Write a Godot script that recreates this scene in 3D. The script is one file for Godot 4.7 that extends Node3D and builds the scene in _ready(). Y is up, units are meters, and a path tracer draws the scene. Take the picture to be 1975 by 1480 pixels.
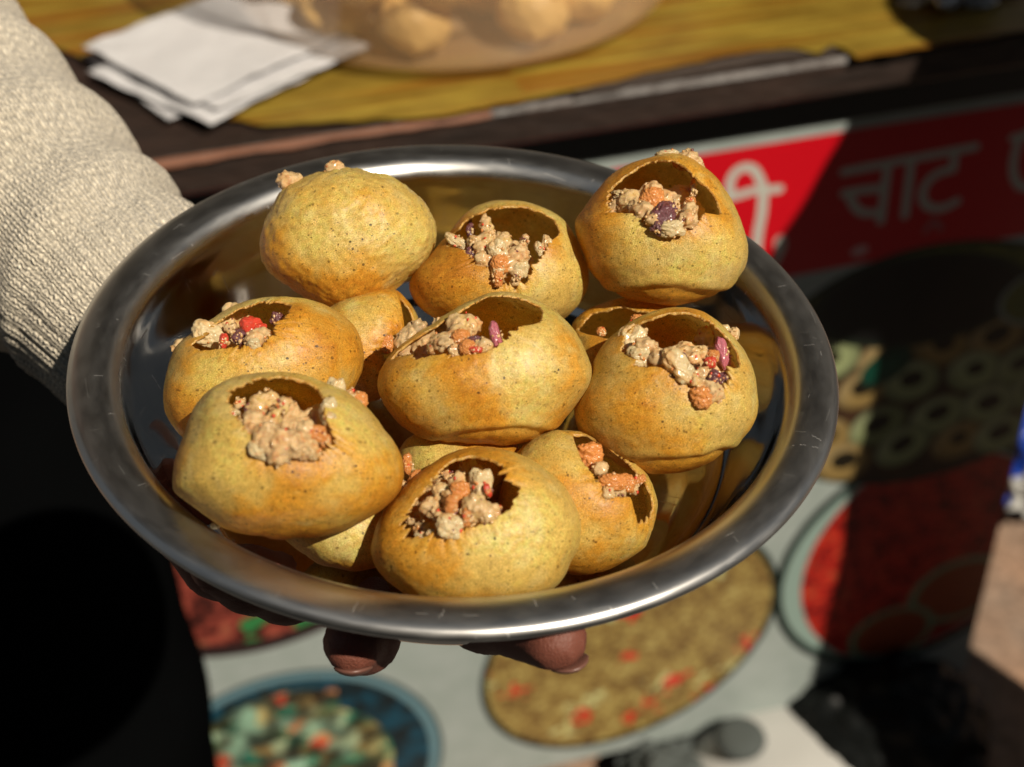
extends Node3D
# A steel plate of opened, potato-filled puris held out in front of a street food stall. Units are metres, y is up.

const STALL_AT := Vector3(0.0206, 0, -1.0532)
const STALL_TURN := 0.23806
const BOWL_AT := Vector3(-0.0156, 1.2395, -0.3532)
const TOP := 0.95

var rng := RandomNumberGenerator.new()
var low := FastNoiseLite.new()
var mid := FastNoiseLite.new()
var cell := FastNoiseLite.new()
var taken := {}
var M := {}
var lump_shapes := {}


func _ready() -> void:
	rng.seed = 20240611
	var cam := Camera3D.new()
	cam.name = "camera"
	add_child(cam)
	cam.transform = Transform3D(Basis(Vector3(0.99939, -0.0275, 0.02149), Vector3(0.0349, 0.78753, -0.61529), Vector3(0, 0.61566, 0.78801)).orthonormalized(), Vector3(0, 1.5, 0))
	var lens := CameraAttributesPhysical.new()
	lens.frustum_focal_length = 68.6
	lens.frustum_focus_distance = 0.425
	lens.frustum_near = 0.05
	lens.frustum_far = 400.0
	lens.exposure_aperture = 14.0
	cam.attributes = lens
	cam.fov = 28.63
	cam.near = 0.05
	cam.far = 400.0
	cam.current = true
	var sky := ProceduralSkyMaterial.new()
	sky.sky_top_color = Color(0.52, 0.56, 0.60)
	sky.sky_horizon_color = Color(0.62, 0.65, 0.67)
	sky.sky_curve = 0.12
	sky.ground_bottom_color = Color(0.16, 0.14, 0.12)
	sky.ground_horizon_color = Color(0.4, 0.4, 0.38)
	sky.sun_angle_max = 4.0
	var env := Environment.new()
	env.background_mode = Environment.BG_SKY
	env.sky = Sky.new()
	env.sky.sky_material = sky
	env.background_energy_multiplier = 0.36
	env.tonemap_mode = Environment.TONE_MAPPER_LINEAR
	env.tonemap_exposure = 1.12
	env.sdfgi_enabled = true
	env.ssao_enabled = true
	env.ssil_enabled = true
	var around := WorldEnvironment.new()
	around.name = "daylight"
	around.environment = env
	add_child(around)
	var sun := DirectionalLight3D.new()
	sun.name = "sun"
	sun.light_color = Color(1.0, 0.95, 0.87)
	sun.light_energy = 1.6
	sun.light_angular_distance = 0.55
	sun.shadow_enabled = true
	add_child(sun)
	sun.look_at_from_position(Vector3(0.44, 0.73, 0.52) * 10.0, Vector3.ZERO, Vector3.UP)

	noises()
	materials()
	setting()
	stall()
	banner()
	table_things()
	ground_things()
	holder()
	customer()
	plate()
	puris()


# ---------------------------------------------------------------- helpers

func lin(r: float, g: float, b: float) -> Color:
	return Color(r, g, b).linear_to_srgb()


func numbered(called: String) -> String:
	var n: int = taken.get(called, 0)
	taken[called] = n + 1
	return called if n == 0 else "%s_%03d" % [called, n]


func tag(o: Node, label: String, category: String, group := "", kind := "") -> Node:
	if label != "":
		o.set_meta("label", label)
	if category != "":
		o.set_meta("category", category)
	if group != "":
		o.set_meta("group", group)
	if kind != "":
		o.set_meta("kind", kind)
	return o


func thing(called: String, label: String, category: String, at := Vector3.ZERO, group := "") -> Node3D:
	var o := Node3D.new()
	o.name = numbered(called)
	add_child(o)
	o.position = at
	tag(o, label, category, group)
	return o


func obj(called: String, mesh: Mesh, m: Material, parent: Node = null, kind := "") -> MeshInstance3D:
	var o := MeshInstance3D.new()
	o.mesh = mesh
	o.material_override = m
	if parent == null:
		o.name = numbered(called)
		add_child(o)
	else:
		o.name = called
		parent.add_child(o, true)
	if kind != "":
		o.set_meta("kind", kind)
	return o


func bag() -> Dictionary:
	return {"v": PackedVector3Array(), "n": PackedVector3Array(), "c": PackedColorArray(), "u": PackedVector2Array(), "i": PackedInt32Array()}


# A grid of points, rows x cols; «closed»: the last column repeats the first. «side» 1: the surface faces du x dv (u along a row, v down the rows).
func grid(b: Dictionary, pts: PackedVector3Array, rows: int, cols: int, closed: bool, side: float, colors := PackedColorArray(), uv_scale := Vector2.ONE) -> void:
	var first: int = b.v.size()
	var n := PackedVector3Array()
	n.resize(pts.size())
	var u := PackedVector2Array()
	u.resize(pts.size())
	var idx := PackedInt32Array()
	idx.resize((rows - 1) * (cols - 1) * 6)
	var k := 0
	for j in rows:
		var ju := maxi(j - 1, 0) * cols
		var jd := mini(j + 1, rows - 1) * cols
		for i in cols:
			var l := i - 1
			var r := i + 1
			if l < 0:
				l = cols - 2 if closed else 0
			if r >= cols:
				r = 1 if closed else cols - 1
			var du := pts[j * cols + r] - pts[j * cols + l]
			var dv := pts[jd + i] - pts[ju + i]
			if du.length_squared() < 1e-14:
				var jj := (j + 1 if j == 0 else j - 1) * cols
				du = pts[jj + r] - pts[jj + l]
			n[j * cols + i] = du.cross(dv).normalized() * side
			u[j * cols + i] = Vector2(float(i) / (cols - 1), float(j) / (rows - 1)) * uv_scale
			if j < rows - 1 and i < cols - 1:
				var a := first + j * cols + i
				if side > 0:
					idx[k] = a; idx[k + 1] = a + cols; idx[k + 2] = a + 1
					idx[k + 3] = a + 1; idx[k + 4] = a + cols; idx[k + 5] = a + cols + 1
				else:
					idx[k] = a; idx[k + 1] = a + 1; idx[k + 2] = a + cols
					idx[k + 3] = a + 1; idx[k + 4] = a + cols + 1; idx[k + 5] = a + cols
				k += 6
	if colors.is_empty():
		colors.resize(pts.size())
		colors.fill(Color.WHITE)
	b.v.append_array(pts)
	b.n.append_array(n)
	b.u.append_array(u)
	b.c.append_array(colors)
	b.i.append_array(idx)


func made(b: Dictionary) -> ArrayMesh:
	var a := []
	a.resize(Mesh.ARRAY_MAX)
	a[Mesh.ARRAY_VERTEX] = b.v
	a[Mesh.ARRAY_NORMAL] = b.n
	a[Mesh.ARRAY_COLOR] = b.c
	a[Mesh.ARRAY_TEX_UV] = b.u
	a[Mesh.ARRAY_INDEX] = b.i
	var m := ArrayMesh.new()
	m.add_surface_from_arrays(Mesh.PRIMITIVE_TRIANGLES, a)
	return m


# A box with chamfered edges, as its own mesh.
func box(size: Vector3, at := Vector3.ZERO, edge := 0.003, turn := Basis()) -> ArrayMesh:
	var b := bag()
	box_in(b, size, at, edge, turn)
	return made(b)


func box_in(b: Dictionary, size: Vector3, at := Vector3.ZERO, edge := 0.003, turn := Basis()) -> void:
	var h := size * 0.5
	edge = minf(edge, minf(h.x, minf(h.y, h.z)) * 0.9)
	var pts := PackedVector3Array()
	# rings from the top centre round the sides to the bottom centre
	var rings := [[-edge - 1.0, 1.0], [-edge, 1.0], [0.0, 1.0 - edge / h.y], [0.0, -1.0 + edge / h.y], [-edge, -1.0], [-edge - 1.0, -1.0]]
	for ring in rings:
		var ins: float = ring[0]
		for c in 9:
			var q := c % 8
			var s := [Vector2(1, -1), Vector2(1, 1), Vector2(1, 1), Vector2(-1, 1), Vector2(-1, 1), Vector2(-1, -1), Vector2(-1, -1), Vector2(1, -1)][q] as Vector2
			var x: float = h.x if ins >= 0.0 else (0.0 if ins < -0.9 else h.x + ins)
			var z: float = h.z if ins >= 0.0 else (0.0 if ins < -0.9 else h.z + ins)
			var along := q in [0, 1, 4, 5]
			var px: float = s.x * (x if along else maxf(x - edge, 0.0))
			var pz: float = s.y * (maxf(z - edge, 0.0) if along else z)
			pts.append(at + turn * Vector3(px, ring[1] * h.y, pz))
	# flat shading: every quad gets its own corners
	for j in 5:
		for i in 8:
			var a := pts[j * 9 + i]
			var a2 := pts[j * 9 + i + 1]
			var d := pts[(j + 1) * 9 + i]
			var d2 := pts[(j + 1) * 9 + i + 1]
			var nn := (a2 - a).cross(d - a)
			if nn.length_squared() < 1e-16:
				nn = (d2 - a2).cross(d - d2) * -1.0
			if nn.length_squared() < 1e-16:
				continue
			nn = nn.normalized()
			if nn.dot((a + a2 + d + d2) * 0.25 - at) < 0.0:
				nn = -nn
			var f: int = b.v.size()
			b.v.append_array(PackedVector3Array([a, a2, d, d2]))
			b.n.append_array(PackedVector3Array([nn, nn, nn, nn]))
			b.c.append_array(PackedColorArray([Color.WHITE, Color.WHITE, Color.WHITE, Color.WHITE]))
			b.u.append_array(PackedVector2Array([Vector2.ZERO, Vector2(1, 0), Vector2(0, 1), Vector2.ONE]))
			if (a2 - a).cross(d - a).dot(nn) + (d2 - a2).cross(d - d2).dot(nn) > 0.0:
				b.i.append_array(PackedInt32Array([f, f + 2, f + 1, f + 1, f + 2, f + 3]))
			else:
				b.i.append_array(PackedInt32Array([f, f + 1, f + 2, f + 1, f + 3, f + 2]))


# A profile of (radius, height) turned about y.
func lathe(b: Dictionary, profile: Array, segs: int, side := 1.0, wobble := 0.0, uv := Vector2.ONE) -> void:
	var pts := PackedVector3Array()
	for q in profile:
		for i in segs + 1:
			var a := TAU * (i % segs) / segs
			var r: float = q.x * (1.0 + wobble * mid.get_noise_3d(cos(a) * 60.0, q.y * 900.0, sin(a) * 60.0))
			pts.append(Vector3(cos(a) * r, q.y, sin(a) * r))
	grid(b, pts, profile.size(), segs + 1, true, side, PackedColorArray(), uv)


func smooth(profile: Array, each: int) -> Array:
	var out := []
	for i in profile.size() - 1:
		var a: Vector2 = profile[maxi(i - 1, 0)]
		var p: Vector2 = profile[i]
		var q: Vector2 = profile[i + 1]
		var z: Vector2 = profile[mini(i + 2, profile.size() - 1)]
		for k in each:
			out.append(p.cubic_interpolate(q, a, z, float(k) / each))
	out.append(profile[-1])
	return out


# A tube along points with radii.
func tube(b: Dictionary, path: Array, radii: Array, segs: int, uv := Vector2.ONE, bump = null, each := 1) -> void:
	var ps := []
	var rs := []
	for i in path.size() - 1:
		for k in each:
			var t := float(k) / each
			var i0 := maxi(i - 1, 0)
			var i3 := mini(i + 2, path.size() - 1)
			ps.append((path[i] as Vector3).cubic_interpolate(path[i + 1], path[i0], path[i3], t))
			rs.append(cubic_interpolate(radii[i], radii[i + 1], radii[i0], radii[i3], t))
	ps.append(path[-1])
	rs.append(radii[-1])
	var pts := PackedVector3Array()
	var up := Vector3(0.1, 1, 0.05)
	for j in ps.size():
		var d: Vector3 = (ps[mini(j + 1, ps.size() - 1)] - ps[maxi(j - 1, 0)]).normalized()
		var x := up.cross(d).normalized()
		var y := d.cross(x).normalized()
		for i in segs + 1:
			var a := TAU * (i % segs) / segs
			var r: float = rs[j]
			if bump != null:
				r += bump.call(float(j) / (ps.size() - 1), a)
			pts.append(ps[j] + (x * cos(a) + y * sin(a)) * r)
	grid(b, pts, ps.size(), segs + 1, true, 1.0, PackedColorArray(), uv)


func line_at(list: Array, t: float) -> float:
	var n := list.size()
	var f := fposmod(t / TAU, 1.0) * n
	var i := int(f)
	return lerpf(list[i % n], list[(i + 1) % n], f - i)


func ring_at(list: Array, t: float) -> float:
	var n := list.size()
	var f := fposmod(t / TAU, 1.0) * n
	var i := int(f)
	return cubic_interpolate(list[i % n], list[(i + 1) % n], list[(i + n - 1) % n], list[(i + 2) % n], f - i)


# ---------------------------------------------------------------- noise and materials

func noises() -> void:
	low.seed = 11
	low.frequency = 0.03
	low.fractal_octaves = 3
	mid.seed = 5
	mid.frequency = 0.05
	mid.fractal_octaves = 4
	cell.seed = 7
	cell.noise_type = FastNoiseLite.TYPE_CELLULAR
	cell.frequency = 0.5
	cell.fractal_type = FastNoiseLite.FRACTAL_NONE
	cell.cellular_return_type = FastNoiseLite.RETURN_DISTANCE


func noise_picture(size: int, freq: float, octaves: int, kind := FastNoiseLite.TYPE_SIMPLEX_SMOOTH, from := 0.0, to := 1.0, seeded := 1) -> Image:
	var f := FastNoiseLite.new()
	f.noise_type = kind
	f.seed = seeded
	f.frequency = freq
	f.fractal_octaves = octaves
	if kind == FastNoiseLite.TYPE_CELLULAR:
		f.cellular_return_type = FastNoiseLite.RETURN_DISTANCE
	var im := f.get_seamless_image(size, size)
	im.convert(Image.FORMAT_L8)
	if from != 0.0 or to != 1.0:
		var d := im.get_data()
		for i in d.size():
			d[i] = mini(int((from + (to - from) * d[i] / 255.0) * 255.0), 255)
		im = Image.create_from_data(size, size, false, Image.FORMAT_L8, d)
	return im


func tex(im: Image) -> ImageTexture:
	return ImageTexture.create_from_image(im)


func mat(called: String, color: Color, rough: float, metal := 0.0) -> StandardMaterial3D:
	var m := StandardMaterial3D.new()
	m.resource_name = called
	m.albedo_color = color
	m.roughness = rough
	m.metallic = metal
	M[called] = m
	return m


func tri(m: StandardMaterial3D, scale: Vector3, world := false) -> void:
	m.uv1_triplanar = true
	m.uv1_world_triplanar = world
	m.uv1_scale = scale


func relief(m: StandardMaterial3D, im: Image, cm: float) -> void:
	m.heightmap_enabled = true
	m.heightmap_texture = tex(im)
	m.heightmap_scale = cm


func speckled(size: int, big: int, small: int, seeded: int) -> Image:
	var r := RandomNumberGenerator.new()
	r.seed = seeded
	var base := noise_picture(size, 0.035, 4, FastNoiseLite.TYPE_SIMPLEX_SMOOTH, 0.86, 1.06, seeded)
	var fine := noise_picture(size, 0.16, 2, FastNoiseLite.TYPE_SIMPLEX_SMOOTH, 0.0, 1.0, seeded + 1)
	var d := PackedByteArray()
	d.resize(size * size * 3)
	var bd := base.get_data()
	var fd := fine.get_data()
	for i in size * size:
		var f := fd[i] / 255.0
		var b := bd[i] * (0.66 + 0.46 * f)
		d[i * 3] = mini(int(b * 1.0), 255)
		d[i * 3 + 1] = mini(int(b * (0.95 + 0.05 * f)), 255)
		d[i * 3 + 2] = mini(int(b * (0.72 + 0.34 * f)), 255)
	for k in big + small:
		var rad := r.randf_range(3.0, 6.2) if k < big else r.randf_range(1.5, 3.2)
		var cx := r.randf() * size
		var cy := r.randf() * size
		var dark := r.randf_range(0.02, 0.25)
		var st := r.randf_range(0.6, 1.5)
		var w := int(rad * 2.0) + 2
		for y in range(-w, w + 1):
			for x in range(-w, w + 1):
				var q := sqrt(x * x * st + y * y / st) / rad
				if q < 1.0:
					var at := (posmod(int(cy) + y, size) * size + posmod(int(cx) + x, size)) * 3
					var f := lerpf(dark, 1.0, smoothstep(0.65, 1.0, q))
					d[at] = int(d[at] * f)
					d[at + 1] = int(d[at + 1] * f * 0.95)
					d[at + 2] = int(d[at + 2] * f * 0.8)
	return Image.create_from_data(size, size, false, Image.FORMAT_RGB8, d)


func materials() -> void:
	var grain := noise_picture(512, 0.22, 3, FastNoiseLite.TYPE_SIMPLEX_SMOOTH, 0.0, 1.0, 3)
	var bubbles := noise_picture(512, 0.045, 2, FastNoiseLite.TYPE_CELLULAR, 0.0, 1.0, 9)
	var mixed := PackedByteArray()
	var gd := grain.get_data()
	var cd := bubbles.get_data()
	mixed.resize(gd.size())
	for i in gd.size():
		mixed[i] = int(gd[i] * 0.7 + cd[i] * 0.3)
	var crust := Image.create_from_data(512, 512, false, Image.FORMAT_L8, mixed)
	for k in 3:
		var m := mat("fried_dough_%d" % k, Color.WHITE, 0.44)
		m.vertex_color_use_as_albedo = true
		m.albedo_texture = tex(speckled(512, 34, 150, 40 + k))
		relief(m, crust, 0.020)
		tri(m, Vector3.ONE * 24.0)
		m.uv1_offset = Vector3(0.3, 0.1, 0.7) * k
		m.metallic_specular = 0.5
		m.clearcoat_enabled = true
		m.clearcoat = 0.08
		m.clearcoat_roughness = 0.3
		m.backlight_enabled = true
		m.backlight = Color(0.80, 0.74, 0.60)
		m.subsurf_scatter_enabled = true
		m.subsurf_scatter_strength = 0.03
	var kinds := {"L": Color(0.60, 0.395, 0.19), "W": Color(0.66, 0.50, 0.27), "Y": Color(0.60, 0.40, 0.135), "C": Color(0.66, 0.24, 0.055), "R": Color(0.66, 0.05, 0.02), "O": Color(0.15, 0.05, 0.06), "K": Color(0.5, 0.13, 0.17), "B": Color(0.32, 0.22, 0.14)}
	for k in kinds:
		var c: Color = kinds[k]
		var m := mat("filling_" + k, c.linear_to_srgb(), 0.33)
		m.vertex_color_use_as_albedo = true
		m.clearcoat_enabled = true
		m.clearcoat = 0.45
		m.clearcoat_roughness = 0.14
		relief(m, grain, 0.018)
		tri(m, Vector3.ONE * 0.28)
		m.subsurf_scatter_enabled = true
		m.subsurf_scatter_strength = 0.10
	var mash := (M.filling_L as StandardMaterial3D).duplicate() as StandardMaterial3D
	M["mash"] = mash
	tri(mash, Vector3.ONE * 70.0)
	mash.heightmap_scale = 0.016
	# steel
	var scuffs := noise_picture(512, 0.02, 5, FastNoiseLite.TYPE_SIMPLEX_SMOOTH, 0.0, 1.0, 21)
	var steel := mat("brushed_steel", lin(0.49, 0.485, 0.475), 1.0, 1.0)
	var size := Vector2i(2048, 256)
	var rd := PackedByteArray()
	rd.resize(size.x * size.y)
	var hd := PackedByteArray()
	hd.resize(size.x * size.y)
	var sd := scuffs.get_data()
	for y in size.y:
		for x in size.x:
			rd[y * size.x + x] = int(lerpf(84.0, 14.0, smoothstep(0.44, 0.56, float(y) / size.y)) + 26.0 * (sd[(y * 2 % 512) * 512 + (x % 512)] / 255.0 - 0.2))
			hd[y * size.x + x] = 128
	var r := RandomNumberGenerator.new()
	r.seed = 77
	for k in 1500:
		var x := r.randf() * size.x
		var y := r.randf() * size.y
		if sd[(int(y) * 2 % 512) * 512 + int(x) % 512] < r.randi_range(110, 190):
			continue
		var across := r.randf() < 0.6
		var a := r.randf_range(-0.25, 0.25) + (PI / 2 if across else 0.0)
		var len := r.randf_range(3, 16) if across else r.randf_range(4, 30)
		var deep := r.randi_range(10, 60)
		for s in int(len):
			var px := posmod(int(x + cos(a) * s), size.x)
			var py := clampi(int(y + sin(a) * s), 0, size.y - 1)
			rd[py * size.x + px] = mini(rd[py * size.x + px] + deep, 200)
			hd[py * size.x + px] = 128 - deep
	steel.roughness_texture = tex(Image.create_from_data(size.x, size.y, false, Image.FORMAT_L8, rd))
	steel.roughness_texture_channel = BaseMaterial3D.TEXTURE_CHANNEL_RED
	relief(steel, Image.create_from_data(size.x, size.y, false, Image.FORMAT_L8, hd), 0.0016)
	# stall
	var streak := FastNoiseLite.new()
	streak.seed = 31
	streak.fractal_octaves = 5
	streak.frequency = 0.012
	var wd := PackedByteArray()
	var wv := PackedByteArray()
	wd.resize(512 * 512 * 3)
	wv.resize(512 * 512 * 3)
	for y in 512:
		for x in 512:
			var f := streak.get_noise_2d(x * 0.35, y * 3.2) * 0.5 + 0.5
			var g := streak.get_noise_2d(x * 0.9 + 900.0, y * 1.1) * 0.5 + 0.5
			var t := clampf(f * 0.75 + g * 0.45, 0.0, 1.0)
			var i := (y * 512 + x) * 3
			wd[i] = int(lerpf(70, 166, t))
			wd[i + 1] = int(lerpf(46, 146, t))
			wd[i + 2] = int(lerpf(8, 60, t))
			var br := smoothstep(0.40, 0.66, streak.get_noise_2d(x * 0.16 + 300.0, y * 1.6 + 77.0) * 0.5 + 0.5)
			wd[i] = int(lerpf(wd[i], 118, br * 0.55))
			wd[i + 1] = int(lerpf(wd[i + 1], 66, br * 0.55))
			wd[i + 2] = int(lerpf(wd[i + 2], 14, br * 0.55))
			wv[i] = int(lerpf(24, 60, t))
			wv[i + 1] = int(lerpf(20, 44, t))
			wv[i + 2] = int(lerpf(18, 37, t))
	var m2 := mat("yellow_sheet", lin(1, 1, 1), 0.38)
	m2.albedo_texture = tex(Image.create_from_data(512, 512, false, Image.FORMAT_RGB8, wd))
	tri(m2, Vector3(2.2, 4.0, 4.0))
	relief(m2, noise_picture(256, 0.03, 3), 0.1)
	var m3 := mat("dark_wood", lin(1, 1, 1), 0.5)
	m3.albedo_texture = tex(Image.create_from_data(512, 512, false, Image.FORMAT_RGB8, wv))
	tri(m3, Vector3(3.0, 6.0, 6.0))
	relief(m3, noise_picture(256, 0.05, 4), 0.12)
	mat("worn_lit_edge", lin(0.16, 0.058, 0.026), 0.6)
	mat("torn_backing", lin(0.045, 0.032, 0.026), 0.9)
	mat("black_frame", lin(0.018, 0.020, 0.020), 0.5)
	mat("stall_side", lin(0.02, 0.02, 0.018), 0.7)
	mat("canopy_cloth", lin(0.03, 0.034, 0.036), 0.9)
	mat("pole", lin(0.10, 0.09, 0.08), 0.5, 0.6)
	var paper := mat("napkin_paper", lin(0.53, 0.53, 0.55), 0.9)
	relief(paper, noise_picture(256, 0.06, 3, FastNoiseLite.TYPE_SIMPLEX_SMOOTH, 0.0, 1.0, 15), 0.05)
	tri(paper, Vector3.ONE * 18.0)
	var tub := mat("clear_plastic", Color(0.86, 0.73, 0.58, 0.30), 0.16)
	tub.transparency = BaseMaterial3D.TRANSPARENCY_ALPHA
	mat("black_iron", lin(0.012, 0.012, 0.013), 0.45)
	var foil := mat("foil", lin(0.62, 0.63, 0.64), 0.3, 0.9)
	foil.metallic_specular = 0.5
	mat("maroon_enamel", lin(0.12, 0.012, 0.012), 0.35)
	mat("white_plastic", lin(0.55, 0.55, 0.52), 0.55)
	mat("grey_rag", lin(0.055, 0.065, 0.062), 0.9)
	mat("aluminium", lin(0.40, 0.40, 0.38), 0.5)
	mat("black_plastic", lin(0.004, 0.005, 0.005), 0.5).metallic_specular = 0.3
	mat("blue_plastic", lin(0.01, 0.05, 0.36), 0.4)
	mat("dough_plain", lin(0.74, 0.47, 0.16), 0.45)
	var gm := mat("earth", lin(1, 1, 1), 0.9)
	var ed := PackedByteArray()
	ed.resize(512 * 512 * 3)
	var e1 := noise_picture(512, 0.008, 5, FastNoiseLite.TYPE_SIMPLEX_SMOOTH, 0.0, 1.0, 51).get_data()
	var e2 := noise_picture(512, 0.12, 3, FastNoiseLite.TYPE_SIMPLEX_SMOOTH, 0.0, 1.0, 52).get_data()
	for i in 512 * 512:
		var t := e1[i] / 255.0
		var f := 0.8 + 0.4 * e2[i] / 255.0
		ed[i * 3] = int(lerpf(118, 158, t) * f)
		ed[i * 3 + 1] = int(lerpf(104, 122, t) * f)
		ed[i * 3 + 2] = int(lerpf(92, 96, t) * f)
	gm.albedo_texture = tex(Image.create_from_data(512, 512, false, Image.FORMAT_RGB8, ed))
	tri(gm, Vector3.ONE * 0.9, true)
	relief(gm, noise_picture(256, 0.08, 4), 0.6)
	mat("asphalt", lin(0.05, 0.048, 0.046), 0.9)
	mat("house_grey", lin(0.16, 0.16, 0.15), 0.9)
	mat("house_ochre", lin(0.20, 0.14, 0.07), 0.9)
	mat("plaster_wall", lin(0.09, 0.085, 0.08), 0.9)
	# cloth
	var knit := mat("beige_knit", lin(1, 1, 1), 0.95)
	var kc := PackedByteArray()
	var kh := PackedByteArray()
	kc.resize(512 * 512 * 3)
	kh.resize(512 * 512)
	var kn := noise_picture(512, 0.03, 4, FastNoiseLite.TYPE_SIMPLEX_SMOOTH, 0.0, 1.0, 61).get_data()
	var kf := noise_picture(512, 0.2, 2, FastNoiseLite.TYPE_SIMPLEX_SMOOTH, 0.0, 1.0, 62).get_data()
	for y in 512:
		for x in 512:
			var wob := (kn[y * 512 + x] / 255.0 - 0.5) * 13.0
			var cx := fposmod((x + wob) / 32.0, 1.0)
			var vy := fposmod((y + wob * 1.6) / 32.0 + absf(cx - 0.5) * 0.9, 1.0)
			var leg := 1.0 - absf(absf(cx - 0.5) - 0.25) * 3.2
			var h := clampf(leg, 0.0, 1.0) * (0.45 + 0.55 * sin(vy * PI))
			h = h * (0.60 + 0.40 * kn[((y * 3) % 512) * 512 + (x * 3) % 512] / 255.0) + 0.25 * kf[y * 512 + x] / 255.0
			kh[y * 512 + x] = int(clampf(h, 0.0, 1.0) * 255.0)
			var c := 0.60 + 0.50 * h + 0.34 * (kn[y * 512 + x] / 255.0 - 0.5)  # mixed yarn tone, with stitch gaps and fold shading painted in
			kc[(y * 512 + x) * 3] = int(clampf(c * 0.90, 0, 1) * 255)
			kc[(y * 512 + x) * 3 + 1] = int(clampf(c * 0.855, 0, 1) * 255)
			kc[(y * 512 + x) * 3 + 2] = int(clampf(c * 0.77, 0, 1) * 255)
	var kci := Image.create_from_data(512, 512, false, Image.FORMAT_RGB8, kc)
	var khi := Image.create_from_data(512, 512, false, Image.FORMAT_L8, kh)
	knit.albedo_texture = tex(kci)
	knit.rim_enabled = true
	knit.rim = 0.4
	relief(knit, khi, 0.16)
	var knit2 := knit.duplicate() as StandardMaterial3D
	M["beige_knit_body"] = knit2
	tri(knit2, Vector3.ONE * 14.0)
	mat("black_cloth", lin(0.0022, 0.0024, 0.0026), 0.95).metallic_specular = 0.0
	var skin := mat("brown_skin", lin(0.15, 0.046, 0.028), 0.62)
	skin.vertex_color_use_as_albedo = true
	skin.subsurf_scatter_enabled = true
	skin.subsurf_scatter_strength = 0.06
	relief(skin, noise_picture(256, 0.12, 3, FastNoiseLite.TYPE_SIMPLEX_SMOOTH, 0.0, 1.0, 71), 0.03)
	tri(skin, Vector3.ONE * 40.0)
	mat("nail", lin(0.14, 0.062, 0.045), 0.4)
	mat("black_hair", lin(0.012, 0.010, 0.009), 0.5)
	mat("eye_white", lin(0.6, 0.58, 0.55), 0.2)
	mat("grey_coat", lin(0.06, 0.06, 0.065), 0.9)
	mat("shoe_leather", lin(0.03, 0.02, 0.015), 0.4)


# ---------------------------------------------------------------- setting

func setting() -> void:
	var pm := PlaneMesh.new()
	pm.size = Vector2(300, 300)
	var ground := obj("road", pm, M.asphalt)  # out of view, kept dark to limit bounced light on the banner
	tag(ground, "unseen worn asphalt of the street, darkened to cut bounced light", "road", "", "structure")
	var paving := obj("pavement", box(Vector3(9.0, 0.004, 3.2), Vector3.ZERO, 0.001), M.earth)
	paving.position = Vector3(0.0, 0.004, -2.55)
	tag(paving, "pale brown trodden pavement under and beside the stall", "pavement", "", "structure")
	var wall := obj("wall", box(Vector3(16, 5.5, 0.3), Vector3.ZERO, 0.01), M.plaster_wall)  # out of view, added as a dark backdrop for the rim reflections
	wall.position = Vector3(0, 2.75, -4.4)
	tag(wall, "unseen dark plastered wall added behind the stall", "wall", "", "structure")
	opposite("added_house", "added unseen grey two storey house with dark shutters across the street, the one on the left", Vector3(-4.6, 0, 6.6), M.house_grey)
	opposite("added_house", "added unseen ochre two storey house with dark shutters across the street, facing the stall", Vector3(4.4, 0, 6.6), M.house_ochre)


func opposite(called: String, label: String, at: Vector3, m: Material) -> void:  # out of view, added to cut the sky light on the banner
	var t := thing(called, label, "house", at, "unseen houses added across the street")
	obj("wall", box(Vector3(8.8, 6.0, 3.0), Vector3(0, 3.0, 0), 0.02), m, t)
	obj("roof", box(Vector3(9.0, 0.25, 3.4), Vector3(0, 6.13, 0), 0.03), M.dark_wood, t)
	for k in 3:
		var shutter := obj("shutter", box(Vector3(2.2, 2.3, 0.06), Vector3(-2.9 + k * 2.9, 1.2, -1.52), 0.01), M.black_frame, t)
		for y in 6:
			obj("slat", box(Vector3(2.1, 0.03, 0.02), Vector3(-2.9 + k * 2.9, 0.4 + y * 0.33, -1.56), 0.004), M.pole, shutter)
		var window := obj("window", box(Vector3(1.0, 1.3, 0.08), Vector3(-2.9 + k * 2.9, 4.3, -1.52), 0.01), M.dark_wood, t)
		obj("pane", box(Vector3(0.8, 1.1, 0.02), Vector3(-2.9 + k * 2.9, 4.3, -1.57), 0.004), M.black_iron, window)


func stall_point(x: float, y: float, z: float) -> Vector3:
	return STALL_AT + Basis(Vector3.UP, STALL_TURN) * Vector3(x, y, z)


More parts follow.
